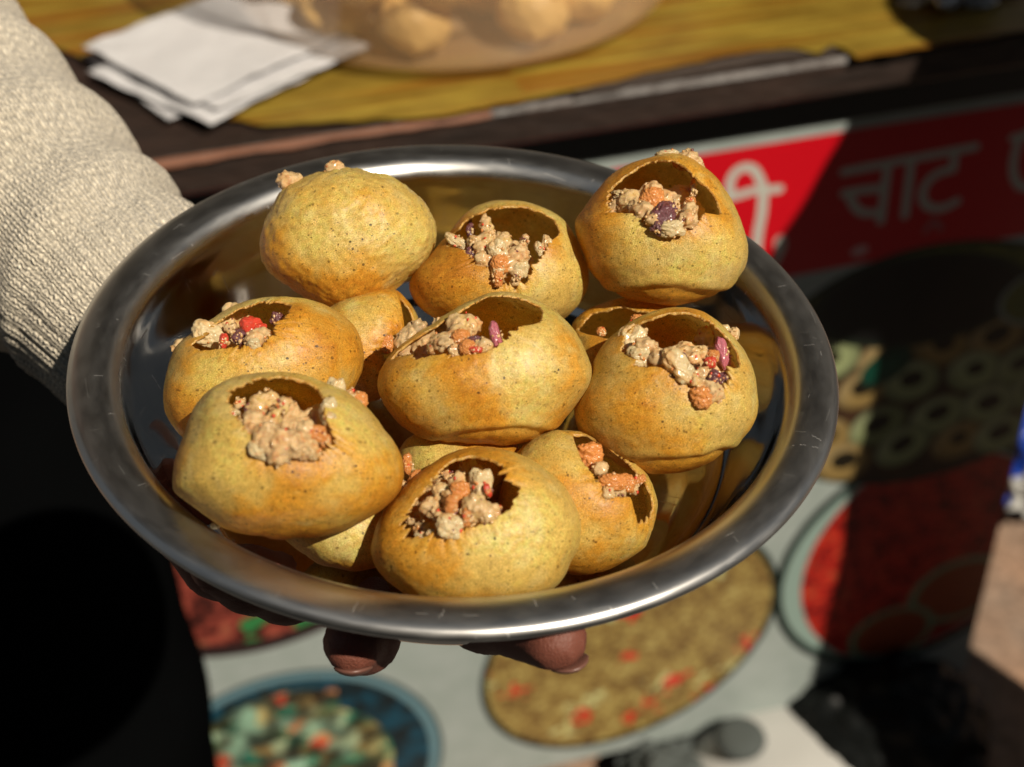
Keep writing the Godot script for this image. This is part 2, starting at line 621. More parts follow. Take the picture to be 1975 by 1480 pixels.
func stall() -> void:
	var t := thing("food_stall", "dark wooden street food stall with a worn table edge painted sunlit brown", "food stall", STALL_AT)
	t.rotation.y = STALL_TURN
	obj("table_top", box(Vector3(1.62, 0.034, 0.80), Vector3(0.06, TOP - 0.018, -0.402), 0.004), M.dark_wood, t)
	# the worn front arris with its sunlit line painted in orange: an uneven strip
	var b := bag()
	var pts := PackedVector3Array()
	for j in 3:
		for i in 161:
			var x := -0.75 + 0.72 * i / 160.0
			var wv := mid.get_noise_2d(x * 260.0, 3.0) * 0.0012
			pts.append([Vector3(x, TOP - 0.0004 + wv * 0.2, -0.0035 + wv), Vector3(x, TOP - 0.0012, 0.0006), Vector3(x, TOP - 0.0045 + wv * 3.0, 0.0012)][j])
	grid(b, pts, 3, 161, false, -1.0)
	obj("worn_lit_edge", made(b), M.worn_lit_edge, t)
	obj("apron", box(Vector3(1.28, 0.05, 0.02), Vector3(-0.09, 0.888, -0.058), 0.002), M.black_frame, t)
	for s in [[-0.71, -0.06], [0.53, -0.075], [-0.71, -0.74], [0.53, -0.74]]:
		obj("leg", box(Vector3(0.05, TOP - 0.036, 0.04), Vector3(s[0], (TOP - 0.036) * 0.5, s[1]), 0.003), M.black_frame, t)
	obj("front_panel", box(Vector3(0.38, 0.80, 0.012), Vector3(-0.535, 0.47, -0.062), 0.002), M.stall_side, t)
	obj("side_panel", box(Vector3(0.012, 0.82, 0.66), Vector3(0.535, 0.48, -0.42), 0.002), M.stall_side, t)
	obj("side_panel", box(Vector3(0.012, 0.82, 0.66), Vector3(-0.72, 0.48, -0.42), 0.002), M.stall_side, t)
	obj("back_panel", box(Vector3(1.2, 0.82, 0.012), Vector3(-0.09, 0.48, -0.765), 0.002), M.stall_side, t)
	var c := thing("unseen_canopy", "unseen dark cloth canopy on thin poles over the food stall", "canopy", STALL_AT)  # out of view, read from dark rim reflections, pulled forward to deepen them
	c.rotation.y = STALL_TURN
	b = bag()
	for side in [1.0, -1.0]:
		pts = PackedVector3Array()
		for j in 13:
			for i in 21:
				var x := -1.3 + 2.6 * i / 20.0
				var z := -1.75 + 2.10 * j / 12.0
				pts.append(Vector3(x, 2.32 + 0.12 * sin(j / 12.0 * PI) - 0.03 * sin(i / 20.0 * PI) - 0.002 * side * -1.0, z))
		grid(b, pts, 13, 21, false, -side)
	obj("cloth", made(b), M.canopy_cloth, c)
	for s in [[-1.25, 0.0], [1.25, 0.0], [-1.25, -1.7], [1.25, -1.7]]:
		b = bag()
		tube(b, [Vector3(s[0], 0, s[1]), Vector3(s[0], 2.34, s[1])], [0.018, 0.018], 16)
		obj("pole", made(b), M.pole, c)


# ---------------------------------------------------------------- the printed banner

const BW := 1080
const BH := 960
var ink := PackedByteArray()


func banner_px(x: float, y: float) -> Vector2:
	return Vector2((x + 0.346) / 0.9 * BW, (0.865 - y) / 0.8 * BH)


func dot_ink(x: int, y: int, c: Color, a := 1.0) -> void:
	if x < 0 or y < 0 or x >= BW or y >= BH:
		return
	var i := (y * BW + x) * 3
	ink[i] = int(lerpf(ink[i], c.r * 255.0, a))
	ink[i + 1] = int(lerpf(ink[i + 1], c.g * 255.0, a))
	ink[i + 2] = int(lerpf(ink[i + 2], c.b * 255.0, a))


func stroke(points: Array, half: float, c: Color) -> void:
	var hw := half * BW / 0.9
	for k in points.size() - 1:
		var a := banner_px(points[k].x, points[k].y)
		var b := banner_px(points[k + 1].x, points[k + 1].y)
		for y in range(int(minf(a.y, b.y) - hw - 2), int(maxf(a.y, b.y) + hw + 3)):
			for x in range(int(minf(a.x, b.x) - hw - 2), int(maxf(a.x, b.x) + hw + 3)):
				var p := Vector2(x, y)
				var q := Geometry2D.get_closest_point_to_segment(p, a, b)
				var al := clampf(hw + 0.7 - p.distance_to(q), 0.0, 1.0)
				if al > 0.0:
					dot_ink(x, y, c, al)


func curve(points: Array) -> Array:
	return smooth(points, 6)


# A printed dish: an ellipse of food with a rim; «what» gives the colour at a point (metres on the banner) and q, 0 at the centre and 1 at the edge.
func dish(at: Vector2, ra: float, rb: float, turn: float, what: Callable) -> void:
	var r := maxf(ra, rb)
	var p0 := banner_px(at.x - r, at.y + r)
	var p1 := banner_px(at.x + r, at.y - r)
	var cs := cos(turn)
	var sn := sin(turn)
	for y in range(maxi(int(p0.y), 0), mini(int(p1.y) + 1, BH)):
		for x in range(maxi(int(p0.x), 0), mini(int(p1.x) + 1, BW)):
			var m := Vector2(x * 0.9 / BW - 0.346, 0.865 - y * 0.8 / BH)
			var d := m - at
			var e := Vector2((d.x * cs + d.y * sn) / ra, (-d.x * sn + d.y * cs) / rb)
			var q := e.length()
			if q < 1.0:
				dot_ink(x, y, what.call(m, q, e), clampf((1.0 - q) * r * 900.0, 0.0, 1.0))


func blend(list: Array, t: float) -> Color:
	var f := clampf(t, 0.0, 0.9999) * (list.size() - 1)
	var i := int(f)
	return (list[i] as Color).lerp(list[i + 1], f - i)


func banner() -> void:
	ink.resize(BW * BH * 3)
	var wn := noise_picture(256, 0.02, 4, FastNoiseLite.TYPE_SIMPLEX_SMOOTH, 0.0, 1.0, 81).get_data()
	for y in BH:
		for x in BW:
			var w := wn[(y % 256) * 256 + x % 256] / 255.0
			var i := (y * BW + x) * 3
			ink[i] = int(138 + 12 * w)
			ink[i + 1] = int(148 + 10 * w)
			ink[i + 2] = int(144 + 12 * w)
	var red := Color(0.72, 0.0, 0.08)
	var q0 := banner_px(-0.346, 0.853)
	var q1 := banner_px(0.554, 0.706)
	for y in range(int(q0.y), int(q1.y)):
		for x in BW:
			var slope := 10.0 * clampf(1.0 - x / 620.0, 0.0, 1.0)
			if y > q0.y + slope:
				dot_ink(x, y, red)
	var bits := FastNoiseLite.new()
	bits.seed = 91
	bits.frequency = 95.0
	bits.fractal_octaves = 3
	var big := FastNoiseLite.new()
	big.seed = 92
	big.frequency = 26.0
	big.fractal_octaves = 2
	var cells := FastNoiseLite.new()
	cells.seed = 93
	cells.noise_type = FastNoiseLite.TYPE_CELLULAR
	cells.frequency = 70.0
	cells.cellular_return_type = FastNoiseLite.RETURN_CELL_VALUE
	cells.fractal_type = FastNoiseLite.FRACTAL_NONE
	var rim := Color(0.012, 0.075, 0.055)
	# left: a dish of reddish chunks on a dark board
	dish(Vector2(-0.27, 0.475), 0.155, 0.115, 0.15, func(m, q, _e):
		if q > 0.86:
			return Color(0.16, 0.10, 0.10)
		var t: float = big.get_noise_2d(m.x, m.y) * 0.5 + 0.5 + 0.3 * bits.get_noise_2d(m.x, m.y)
		if cells.get_noise_2d(m.x * 0.5 + 3.0, m.y * 0.5) > 0.78:
			return Color(0.18, 0.44, 0.24)
		return blend([Color(0.06, 0.035, 0.035), Color(0.26, 0.10, 0.08), Color(0.58, 0.26, 0.21), Color(0.46, 0.33, 0.22)], t))
	# lower left: a blue rimmed plate of chunky salad
	dish(Vector2(-0.268, 0.155), 0.165, 0.165, 0.0, func(m, q, e):
		if q > 0.975:
			return Color(0.10, 0.16, 0.17)
		if q > 0.91:
			return Color(0.36, 0.48, 0.52)
		if q > 0.82 or (e.x > 0.35 and q > 0.66):
			return Color(0.05, 0.10, 0.12).lerp(Color(0.05, 0.23, 0.30), clampf(0.5 + 1.4 * big.get_noise_2d(m.x + 5.0, m.y), 0, 1))
		var v: float = cells.get_noise_2d(m.x * 0.8 + bits.get_noise_2d(m.x, m.y) * 0.01, m.y * 0.8) * 0.5 + 0.5
		var c: Color = blend([Color(0.22, 0.16, 0.10), Color(0.40, 0.50, 0.42), Color(0.62, 0.78, 0.68), Color(0.52, 0.40, 0.22), Color(0.10, 0.42, 0.36), Color(0.72, 0.64, 0.42), Color(0.78, 0.22, 0.16)], v)
		return c.darkened(clampf(0.25 - 0.7 * big.get_noise_2d(m.x, m.y), 0.0, 0.6)))
	# middle: a dish of dry yellow brown puffed mix with red bits
	dish(Vector2(0.115, 0.248), 0.182, 0.153, 0.62, func(m, q, _e):
		if q > 0.955:
			return rim
		var t: float = 0.52 + 0.50 * bits.get_noise_2d(m.x, m.y) + 0.28 * big.get_noise_2d(m.x, m.y)
		var v: float = cells.get_noise_2d(m.x * 0.75 + 9.0 + 0.016 * bits.get_noise_2d(m.x * 0.5, m.y * 0.5), m.y * 0.9 + 0.016 * bits.get_noise_2d(m.y * 0.5 + 4.0, m.x * 0.5))
		if v > 0.90:
			return Color(0.74, 0.10, 0.10)
		if v < -0.93:
			return Color(0.72, 0.72, 0.50)
		return blend([Color(0.20, 0.12, 0.07), Color(0.43, 0.33, 0.17), Color(0.57, 0.49, 0.27), Color(0.68, 0.63, 0.40)], t))
	# right: a dish of red beans with little bowls
	dish(Vector2(0.455, 0.285), 0.175, 0.172, 0.0, func(m, q, e):
		if q > 0.935:
			return rim
		if q > 0.91 or (e.x < -0.35 and q > 0.93 - 0.28 * (-0.35 - e.x)):
			return Color(0.50, 0.58, 0.55)
		for s in [Vector3(0.44, 0.165, 0.055), Vector3(0.52, 0.215, 0.066)]:
			var dd: float = Vector2(m.x - s.x, (m.y - s.y) * 1.25).length() / s.z
			if dd < 1.0:
				return Color(0.40, 0.50, 0.40) if dd > 0.84 else Color(0.40, 0.16, 0.10).lerp(Color(0.60, 0.30, 0.15), bits.get_noise_2d(m.x, m.y) * 0.5 + 0.5)
		var t: float = 0.5 + 0.6 * bits.get_noise_2d(m.x * 0.8, m.y * 0.8) + 0.3 * big.get_noise_2d(m.x, m.y)
		return blend([Color(0.14, 0.02, 0.02), Color(0.46, 0.06, 0.05), Color(0.68, 0.14, 0.09), Color(0.58, 0.30, 0.18)], t))
	# upper right: a platter of little stuffed shells round a black bowl
	dish(Vector2(0.425, 0.562), 0.205, 0.152, -0.12, func(m, q, _e):
		if q > 0.965:
			return Color(0.03, 0.10, 0.08)
		if m.y > 0.66:
			return Color(0.46, 0.48, 0.17).lerp(Color(0.12, 0.14, 0.06), bits.get_noise_2d(m.x, m.y) * 0.5 + 0.5)
		return Color(0.14, 0.09, 0.06).lerp(Color(0.26, 0.17, 0.10), big.get_noise_2d(m.x, m.y) * 0.5 + 0.5))
	var pr := RandomNumberGenerator.new()
	pr.seed = 17
	for row in 4:
		for k in 6:
			var at := Vector2(0.262 + k * 0.060 + 0.030 * (row % 2) + pr.randf_range(-0.008, 0.008), 0.592 - row * 0.045 + pr.randf_range(-0.007, 0.007))
			if Vector2((at.x - 0.425) / 0.185, (at.y - 0.562) / 0.135).length() > 1.0:
				continue
			var hue: Color = [Color(0.58, 0.62, 0.44), Color(0.58, 0.48, 0.28), Color(0.50, 0.54, 0.36)][pr.randi() % 3]
			var hole := pr.randf_range(0.30, 0.48)
			dish(at, 0.033, 0.026, pr.randf_range(-0.4, 0.4), func(m, q, e):
				var c := hue.darkened(0.35 * q * q).lightened(0.12 * clampf(-e.x + e.y, 0.0, 1.0))
				return Color(0.09, 0.07, 0.03) if Vector2(e.x, e.y - 0.12).length() < hole else c)
	dish(Vector2(0.378, 0.575), 0.030, 0.020, 0.5, func(_m, q, _e): return Color(0.03, 0.30, 0.23).darkened(0.4 * q))
	dish(Vector2(0.405, 0.650), 0.120, 0.055, -0.08, func(_m, q, _e): return Color(0.02, 0.02, 0.02) if q < 0.88 else Color(0.08, 0.11, 0.08))
	dish(Vector2(0.535, 0.628), 0.045, 0.034, 0.0, func(m, q, _e): return Color(0.42, 0.46, 0.44) if q > 0.84 else Color(0.26, 0.28, 0.14).lerp(Color(0.4, 0.42, 0.2), bits.get_noise_2d(m.x, m.y) * 0.5 + 0.5))
	var white := Color(0.68, 0.68, 0.65)
	var w := 0.0043
	stroke([Vector2(0.190, 0.804), Vector2(0.218, 0.808), Vector2(0.242, 0.805)], w, white)
	stroke([Vector2(0.227, 0.807), Vector2(0.227, 0.783), Vector2(0.225, 0.763), Vector2(0.224, 0.716)], w * 1.15, white)
	stroke(curve([Vector2(0.196, 0.806), Vector2(0.194, 0.819), Vector2(0.198, 0.829), Vector2(0.207, 0.833), Vector2(0.216, 0.829), Vector2(0.222, 0.819), Vector2(0.227, 0.807)]), w, white)
	stroke([Vector2(0.248, 0.749), Vector2(0.2485, 0.741)], 0.006, white)
	stroke([Vector2(0.2505, 0.739), Vector2(0.246, 0.727)], 0.0035, white)
	stroke([Vector2(0.304, 0.811), Vector2(0.433, 0.815)], w, white)
	stroke(curve([Vector2(0.307, 0.788), Vector2(0.325, 0.788), Vector2(0.346, 0.787)]), w, white)
	stroke(curve([Vector2(0.312, 0.787), Vector2(0.318, 0.774), Vector2(0.328, 0.764), Vector2(0.347, 0.760)]), w, white)
	stroke([Vector2(0.347, 0.811), Vector2(0.348, 0.751)], w, white)
	stroke([Vector2(0.370, 0.812), Vector2(0.372, 0.753)], w, white)
	stroke([Vector2(0.413, 0.813), Vector2(0.414, 0.795)], w, white)
	stroke(curve([Vector2(0.414, 0.795), Vector2(0.399, 0.793), Vector2(0.389, 0.784), Vector2(0.387, 0.771), Vector2(0.394, 0.759), Vector2(0.409, 0.754), Vector2(0.424, 0.759)]), w, white)
	stroke(curve([Vector2(0.396, 0.731), Vector2(0.403, 0.741), Vector2(0.412, 0.731)]), w * 0.7, Color(0.62, 0.35, 0.36))
	stroke(curve([Vector2(0.495, 0.823), Vector2(0.481, 0.820), Vector2(0.476, 0.809), Vector2(0.476, 0.79), Vector2(0.481, 0.773), Vector2(0.492, 0.762), Vector2(0.508, 0.764), Vector2(0.515, 0.78), Vector2(0.512, 0.796), Vector2(0.502, 0.806)]), w, white)
	stroke([Vector2(0.470, 0.818), Vector2(0.540, 0.819)], w, white)
	stroke([Vector2(0.327, 0.721), Vector2(0.334, 0.722)], 0.005, Color(0.75, 0.6, 0.6))
	var m := mat("printed_flex", Color.WHITE, 0.42)
	m.albedo_texture = tex(Image.create_from_data(BW, BH, false, Image.FORMAT_RGB8, ink))
	m.texture_repeat = false
	var b := bag()
	for side in [1.0, -1.0]:
		var pts := PackedVector3Array()
		for j in 41:
			for i in 61:
				var x := -0.346 + 0.9 * i / 60.0
				var y := 0.865 - 0.8 * j / 40.0
				var sag := 0.0018 * mid.get_noise_2d(x * 60.0, y * 40.0)
				pts.append(Vector3(x, y, -0.05 + sag + (0.0 if side > 0 else -0.0012)))
		grid(b, pts, 41, 61, false, -side)
	# the front face faces +z: u runs right, v runs down
	var o := obj("printed_banner", made(b), m)
	o.position = STALL_AT
	o.rotation.y = STALL_TURN
	tag(o, "printed banner with a red lettered strip above pictures of food dishes, on the stall front", "banner")


# ---------------------------------------------------------------- on the table

func sheet(outline: PackedVector2Array, thick: float, jitter: float) -> ArrayMesh:
	var b := bag()
	var n := outline.size()
	var t := Geometry2D.triangulate_polygon(outline)
	var f: int = b.v.size()
	for p in outline:
		b.v.append(Vector3(p.x, thick + jitter * mid.get_noise_2d(p.x * 300.0, p.y * 300.0), p.y))
		b.n.append(Vector3.UP)
		b.c.append(Color.WHITE)
		b.u.append(p)
	for k in range(0, t.size(), 3):
		var a := outline[t[k]]
		var c := outline[t[k + 1]]
		var d := outline[t[k + 2]]
		if (c - a).cross(d - a) > 0:
			b.i.append_array(PackedInt32Array([f + t[k], f + t[k + 1], f + t[k + 2]]))
		else:
			b.i.append_array(PackedInt32Array([f + t[k], f + t[k + 2], f + t[k + 1]]))
	for k in n:
		var p := outline[k]
		var q := outline[(k + 1) % n]
		var out := Vector3(q.y - p.y, 0, p.x - q.x).normalized()
		var g: int = b.v.size()
		b.v.append_array(PackedVector3Array([b.v[f + k], b.v[f + (k + 1) % n], Vector3(p.x, 0, p.y), Vector3(q.x, 0, q.y)]))
		b.n.append_array(PackedVector3Array([out, out, out, out]))
		b.c.append_array(PackedColorArray([Color.WHITE, Color.WHITE, Color.WHITE, Color.WHITE]))
		b.u.append_array(PackedVector2Array([p, q, p, q]))
		b.i.append_array(PackedInt32Array([g, g + 1, g + 2, g + 1, g + 3, g + 2]))
	return made(b)


func ragged(points: Array, each: float, rough: float) -> PackedVector2Array:
	var out := PackedVector2Array()
	for k in points.size():
		var a: Vector2 = points[k]
		var b: Vector2 = points[(k + 1) % points.size()]
		var n := maxi(int(a.distance_to(b) / each), 1)
		for i in n:
			var p := a.lerp(b, float(i) / n)
			out.append(p + Vector2(mid.get_noise_2d(p.x * 700.0, p.y * 700.0), mid.get_noise_2d(p.y * 700.0 + 50.0, p.x * 700.0)) * rough)
	return out


func crumple(r: Vector3, amount: float, seeded: float, rows := 40, cols := 64, flat := true) -> ArrayMesh:
	var b := bag()
	var pts := PackedVector3Array()
	for j in rows:
		for i in cols + 1:
			var th := PI * j / (rows - 1.0)
			var ph := TAU * (i % cols) / cols
			var d := Vector3(sin(th) * cos(ph), cos(th), sin(th) * sin(ph))
			var f := 1.0 + amount * (absf(mid.get_noise_3d(d.x * 22.0 + seeded, d.y * 22.0, d.z * 22.0)) * 2.4 - 0.5 + 0.5 * low.get_noise_3d(d.x * 30.0, d.y * 30.0 + seeded, d.z * 30.0))
			var p := d * r * f
			if flat and p.y < 0.0:
				p.y *= 0.35
			pts.append(p)
	grid(b, pts, rows, cols + 1, true, 1.0)
	return made(b)


func table_things() -> void:
	var y := TOP
	# the yellow sheet, torn along its front edge
	var cover := obj("table_cover", sheet(ragged([Vector2(-0.60, -0.50), Vector2(0.80, -0.50), Vector2(0.80, 0.004), Vector2(0.42, 0.004), Vector2(0.30, 0.008), Vector2(0.272, 0.008), Vector2(0.270, -0.014), Vector2(0.262, -0.021), Vector2(0.246, -0.010), Vector2(0.232, -0.024), Vector2(0.205, -0.030), Vector2(0.16, -0.026), Vector2(0.10, -0.021), Vector2(0.05, -0.010), Vector2(0.0, -0.005), Vector2(-0.07, 0.001), Vector2(-0.12, -0.009), Vector2(-0.20, -0.026), Vector2(-0.255, -0.06), Vector2(-0.30, -0.14), Vector2(-0.345, -0.21), Vector2(-0.42, -0.30)], 0.008, 0.003), 0.0025, 0.0006), M.yellow_sheet)
	cover.position = stall_point(0, y + 0.0006, 0)
	cover.rotation.y = STALL_TURN
	tag(cover, "yellow streaked table cover with a torn front edge on the stall top", "table cover")
	# torn grey backing left on the board along the tear
	var torn := obj("torn_backing", sheet(ragged([Vector2(0.04, -0.020), Vector2(0.16, -0.036), Vector2(0.262, -0.030), Vector2(0.266, -0.008), Vector2(0.20, -0.013), Vector2(0.10, -0.006), Vector2(0.04, -0.001)], 0.006, 0.003), 0.0012, 0.0003), M.torn_backing, cover)
	torn.position.y = -0.0004
	var y2 := y + 0.0034
	# napkins
	var stack := [[-0.232, -0.150, 0.155, 0.150, 0.42, "white paper napkin at the bottom of the stack on the table"], [-0.224, -0.128, 0.152, 0.150, 0.62, "white paper napkin second from the bottom, its corner sticking out at the front"], [-0.205, -0.138, 0.152, 0.150, 0.50, "white paper napkin second from the top, edge showing toward the plastic tub"], [-0.223, -0.152, 0.160, 0.152, 0.545, "topmost white paper napkin of the stack on the yellow table"]]
	for k in 4:
		var s: Array = stack[k]
		var b := bag()
		for side in [1.0, -1.0]:
			var pts := PackedVector3Array()
			for j in 25:
				for i in 25:
					var e := Vector2(i / 12.0 - 1.0, j / 12.0 - 1.0)
					var r := 0.94 + 0.06 * minf(1.0, 2.0 - maxf(absf(e.x), 0.0) - maxf(absf(e.y), 0.0) + 1.0)
					var lift := 0.0035 * pow(maxf(absf(e.x), absf(e.y)), 3.0) * (0.6 + mid.get_noise_2d(e.x * 20.0 + k * 40.0, e.y * 20.0)) + 0.0012 * mid.get_noise_2d(e.x * 40.0, e.y * 40.0 + k * 9.0)
					var edge := 1.0 if maxf(absf(e.x), absf(e.y)) > 0.99 else 0.0
					var th := 0.0012 if edge < 0.5 else 0.0
					pts.append(Vector3(e.x * s[2] * 0.5 * r, lift + (th if side > 0 else -th), e.y * s[3] * 0.5 * r))
			grid(b, pts, 25, 25, false, -side)
		var o := obj("paper_napkin", made(b), M.napkin_paper)
		o.position = stall_point(s[0], y2 + 0.002 + k * 0.0042, s[1])
		o.rotation.y = STALL_TURN + s[4]
		tag(o, s[5], "napkin", "stack of paper napkins")
	# the clear tub and the puris in it
	var tub := thing("plastic_tub", "clear plastic tub full of golden puris at the back of the table", "tub", stall_point(-0.004, y2, -0.232))
	var b2 := bag()
	lathe(b2, smooth([Vector2(0.0, 0.003), Vector2(0.15, 0.003), Vector2(0.182, 0.008), Vector2(0.196, 0.028), Vector2(0.214, 0.13), Vector2(0.222, 0.152)], 5), 96, 1.0)
	obj("tub_wall", made(b2), M.clear_plastic, tub)
	b2 = bag()
	lathe(b2, smooth([Vector2(0.221, 0.150), Vector2(0.228, 0.153), Vector2(0.231, 0.149), Vector2(0.228, 0.144), Vector2(0.222, 0.148)], 3), 96, 1.0)
	obj("rim", made(b2), M.clear_plastic, tub)
	var proto: MeshInstance3D = null
	rng.seed = 5
	for layer in 2:
		var rings := [[1, 0.0], [6, 0.072], [11, 0.138]]
		for rg in rings:
			for k in rg[0]:
				var a: float = TAU * k / rg[0] + layer * 0.4 + rng.randf_range(-0.1, 0.1)
				var rr: float = rg[1] * (1.0 + layer * 0.05) + rng.randf_range(-0.004, 0.004)
				var o: MeshInstance3D
				if proto == null:
					proto = obj("puri_in_tub", crumple(Vector3(0.031, 0.026, 0.030), 0.10, 3.0, 24, 36, false), M.dough_plain)
					o = proto
				else:
					o = proto.duplicate()
					o.name = numbered("puri_in_tub")
					add_child(o)
				o.position = tub.position + Vector3(cos(a) * rr, 0.031 + layer * 0.042, sin(a) * rr)
				o.rotation = Vector3(rng.randf_range(-0.5, 0.5), rng.randf() * TAU, rng.randf_range(-0.5, 0.5))
				tag(o, "round golden puri piled inside the clear plastic tub on the table", "puri", "puris piled in the clear plastic tub")
	# black pan and foil at the upper right
	var pan := thing("black_pan", "round black iron pan at the top right of the table", "pan", stall_point(0.368, y2, -0.222))
	b2 = bag()
	lathe(b2, smooth([Vector2(0.0, 0.0), Vector2(0.10, 0.001), Vector2(0.125, 0.010), Vector2(0.145, 0.05), Vector2(0.150, 0.056), Vector2(0.143, 0.056), Vector2(0.12, 0.014), Vector2(0.0, 0.008)], 4), 72, -1.0)
	obj("pan_body", made(b2), M.black_iron, pan)
	b2 = bag()
	tube(b2, [Vector3(-0.145, 0.05, 0.0), Vector3(-0.19, 0.062, -0.02), Vector3(-0.25, 0.066, -0.05)], [0.008, 0.009, 0.010], 14, Vector2.ONE, null, 4)
	obj("handle", made(b2), M.black_iron, pan)
	var foil := obj("crumpled_foil", crumple(Vector3(0.042, 0.022, 0.032), 0.55, 9.0, 48, 80), M.foil)
	foil.position = stall_point(0.405, y2 + 0.006, -0.080)
	tag(foil, "crumpled silver foil lying by the black pan", "foil")
	var pot := thing("maroon_pot", "dark maroon enamel pot on the table behind the sleeve", "pot", stall_point(-0.39, y2, -0.41))
	b2 = bag()
	lathe(b2, smooth([Vector2(0.0, 0.0), Vector2(0.055, 0.002), Vector2(0.078, 0.03), Vector2(0.080, 0.08), Vector2(0.065, 0.10), Vector2(0.062, 0.10), Vector2(0.074, 0.08), Vector2(0.05, 0.01), Vector2(0.0, 0.008)], 4), 64, -1.0)
	obj("pot_body", made(b2), M.maroon_enamel, pot)


func ground_things() -> void:
	var lid := thing("pot_lid", "upturned pale aluminium lid lying on the ground under the banner", "lid", Vector3(0.295, 0.008, -1.115))
	var lb := bag()
	lathe(lb, smooth([Vector2(0.0, 0.074), Vector2(0.04, 0.072), Vector2(0.085, 0.056), Vector2(0.112, 0.026), Vector2(0.122, 0.004), Vector2(0.128, 0.001), Vector2(0.128, -0.001), Vector2(0.0, -0.001)], 5), 72, 1.0)
	obj("dome", made(lb), M.aluminium, lid)
	lb = bag()
	lathe(lb, smooth([Vector2(0.0, 0.112), Vector2(0.020, 0.110), Vector2(0.030, 0.100), Vector2(0.024, 0.088), Vector2(0.013, 0.080), Vector2(0.013, 0.070)], 4), 36, 1.0)
	obj("knob", made(lb), M.grey_rag, lid).position = Vector3(-0.045, -0.012, 0.0)
	var rag := obj("grey_rag", crumple(Vector3(0.06, 0.05, 0.05), 0.3, 33.0, 44, 70), M.grey_rag)
	rag.position = Vector3(0.165, 0.03, -1.105)
	tag(rag, "dark grey rag on the ground beside the pale aluminium lid", "rag")
	var body: MeshInstance3D
	var black := thing("bin_bag", "slumped black plastic bag on the ground at the banner corner", "bag", Vector3(0.435, 0.0, -1.165))
	body = obj("bag_body", crumple(Vector3(0.125, 0.105, 0.09), 0.13, 45.0, 50, 80), M.black_plastic, black)
	body.position.y = 0.035
	var blue := thing("blue_bag", "bright blue and white plastic bag on the ground beyond the stall", "bag", Vector3(0.80, 0.0, -1.64))
	body = obj("bag_body", crumple(Vector3(0.12, 0.14, 0.10), 0.3, 57.0), M.blue_plastic, blue)
	body.position.y = 0.05
	body = obj("white_patch", crumple(Vector3(0.035, 0.04, 0.035), 0.4, 61.0), M.aluminium, blue)
	body.position = Vector3(-0.07, 0.05, 0.08)


# ---------------------------------------------------------------- people

func smin(a: float, b: float, k: float) -> float:
	var h := maxf(k - absf(a - b), 0.0) / k
	return minf(a, b) - h * h * k * 0.25


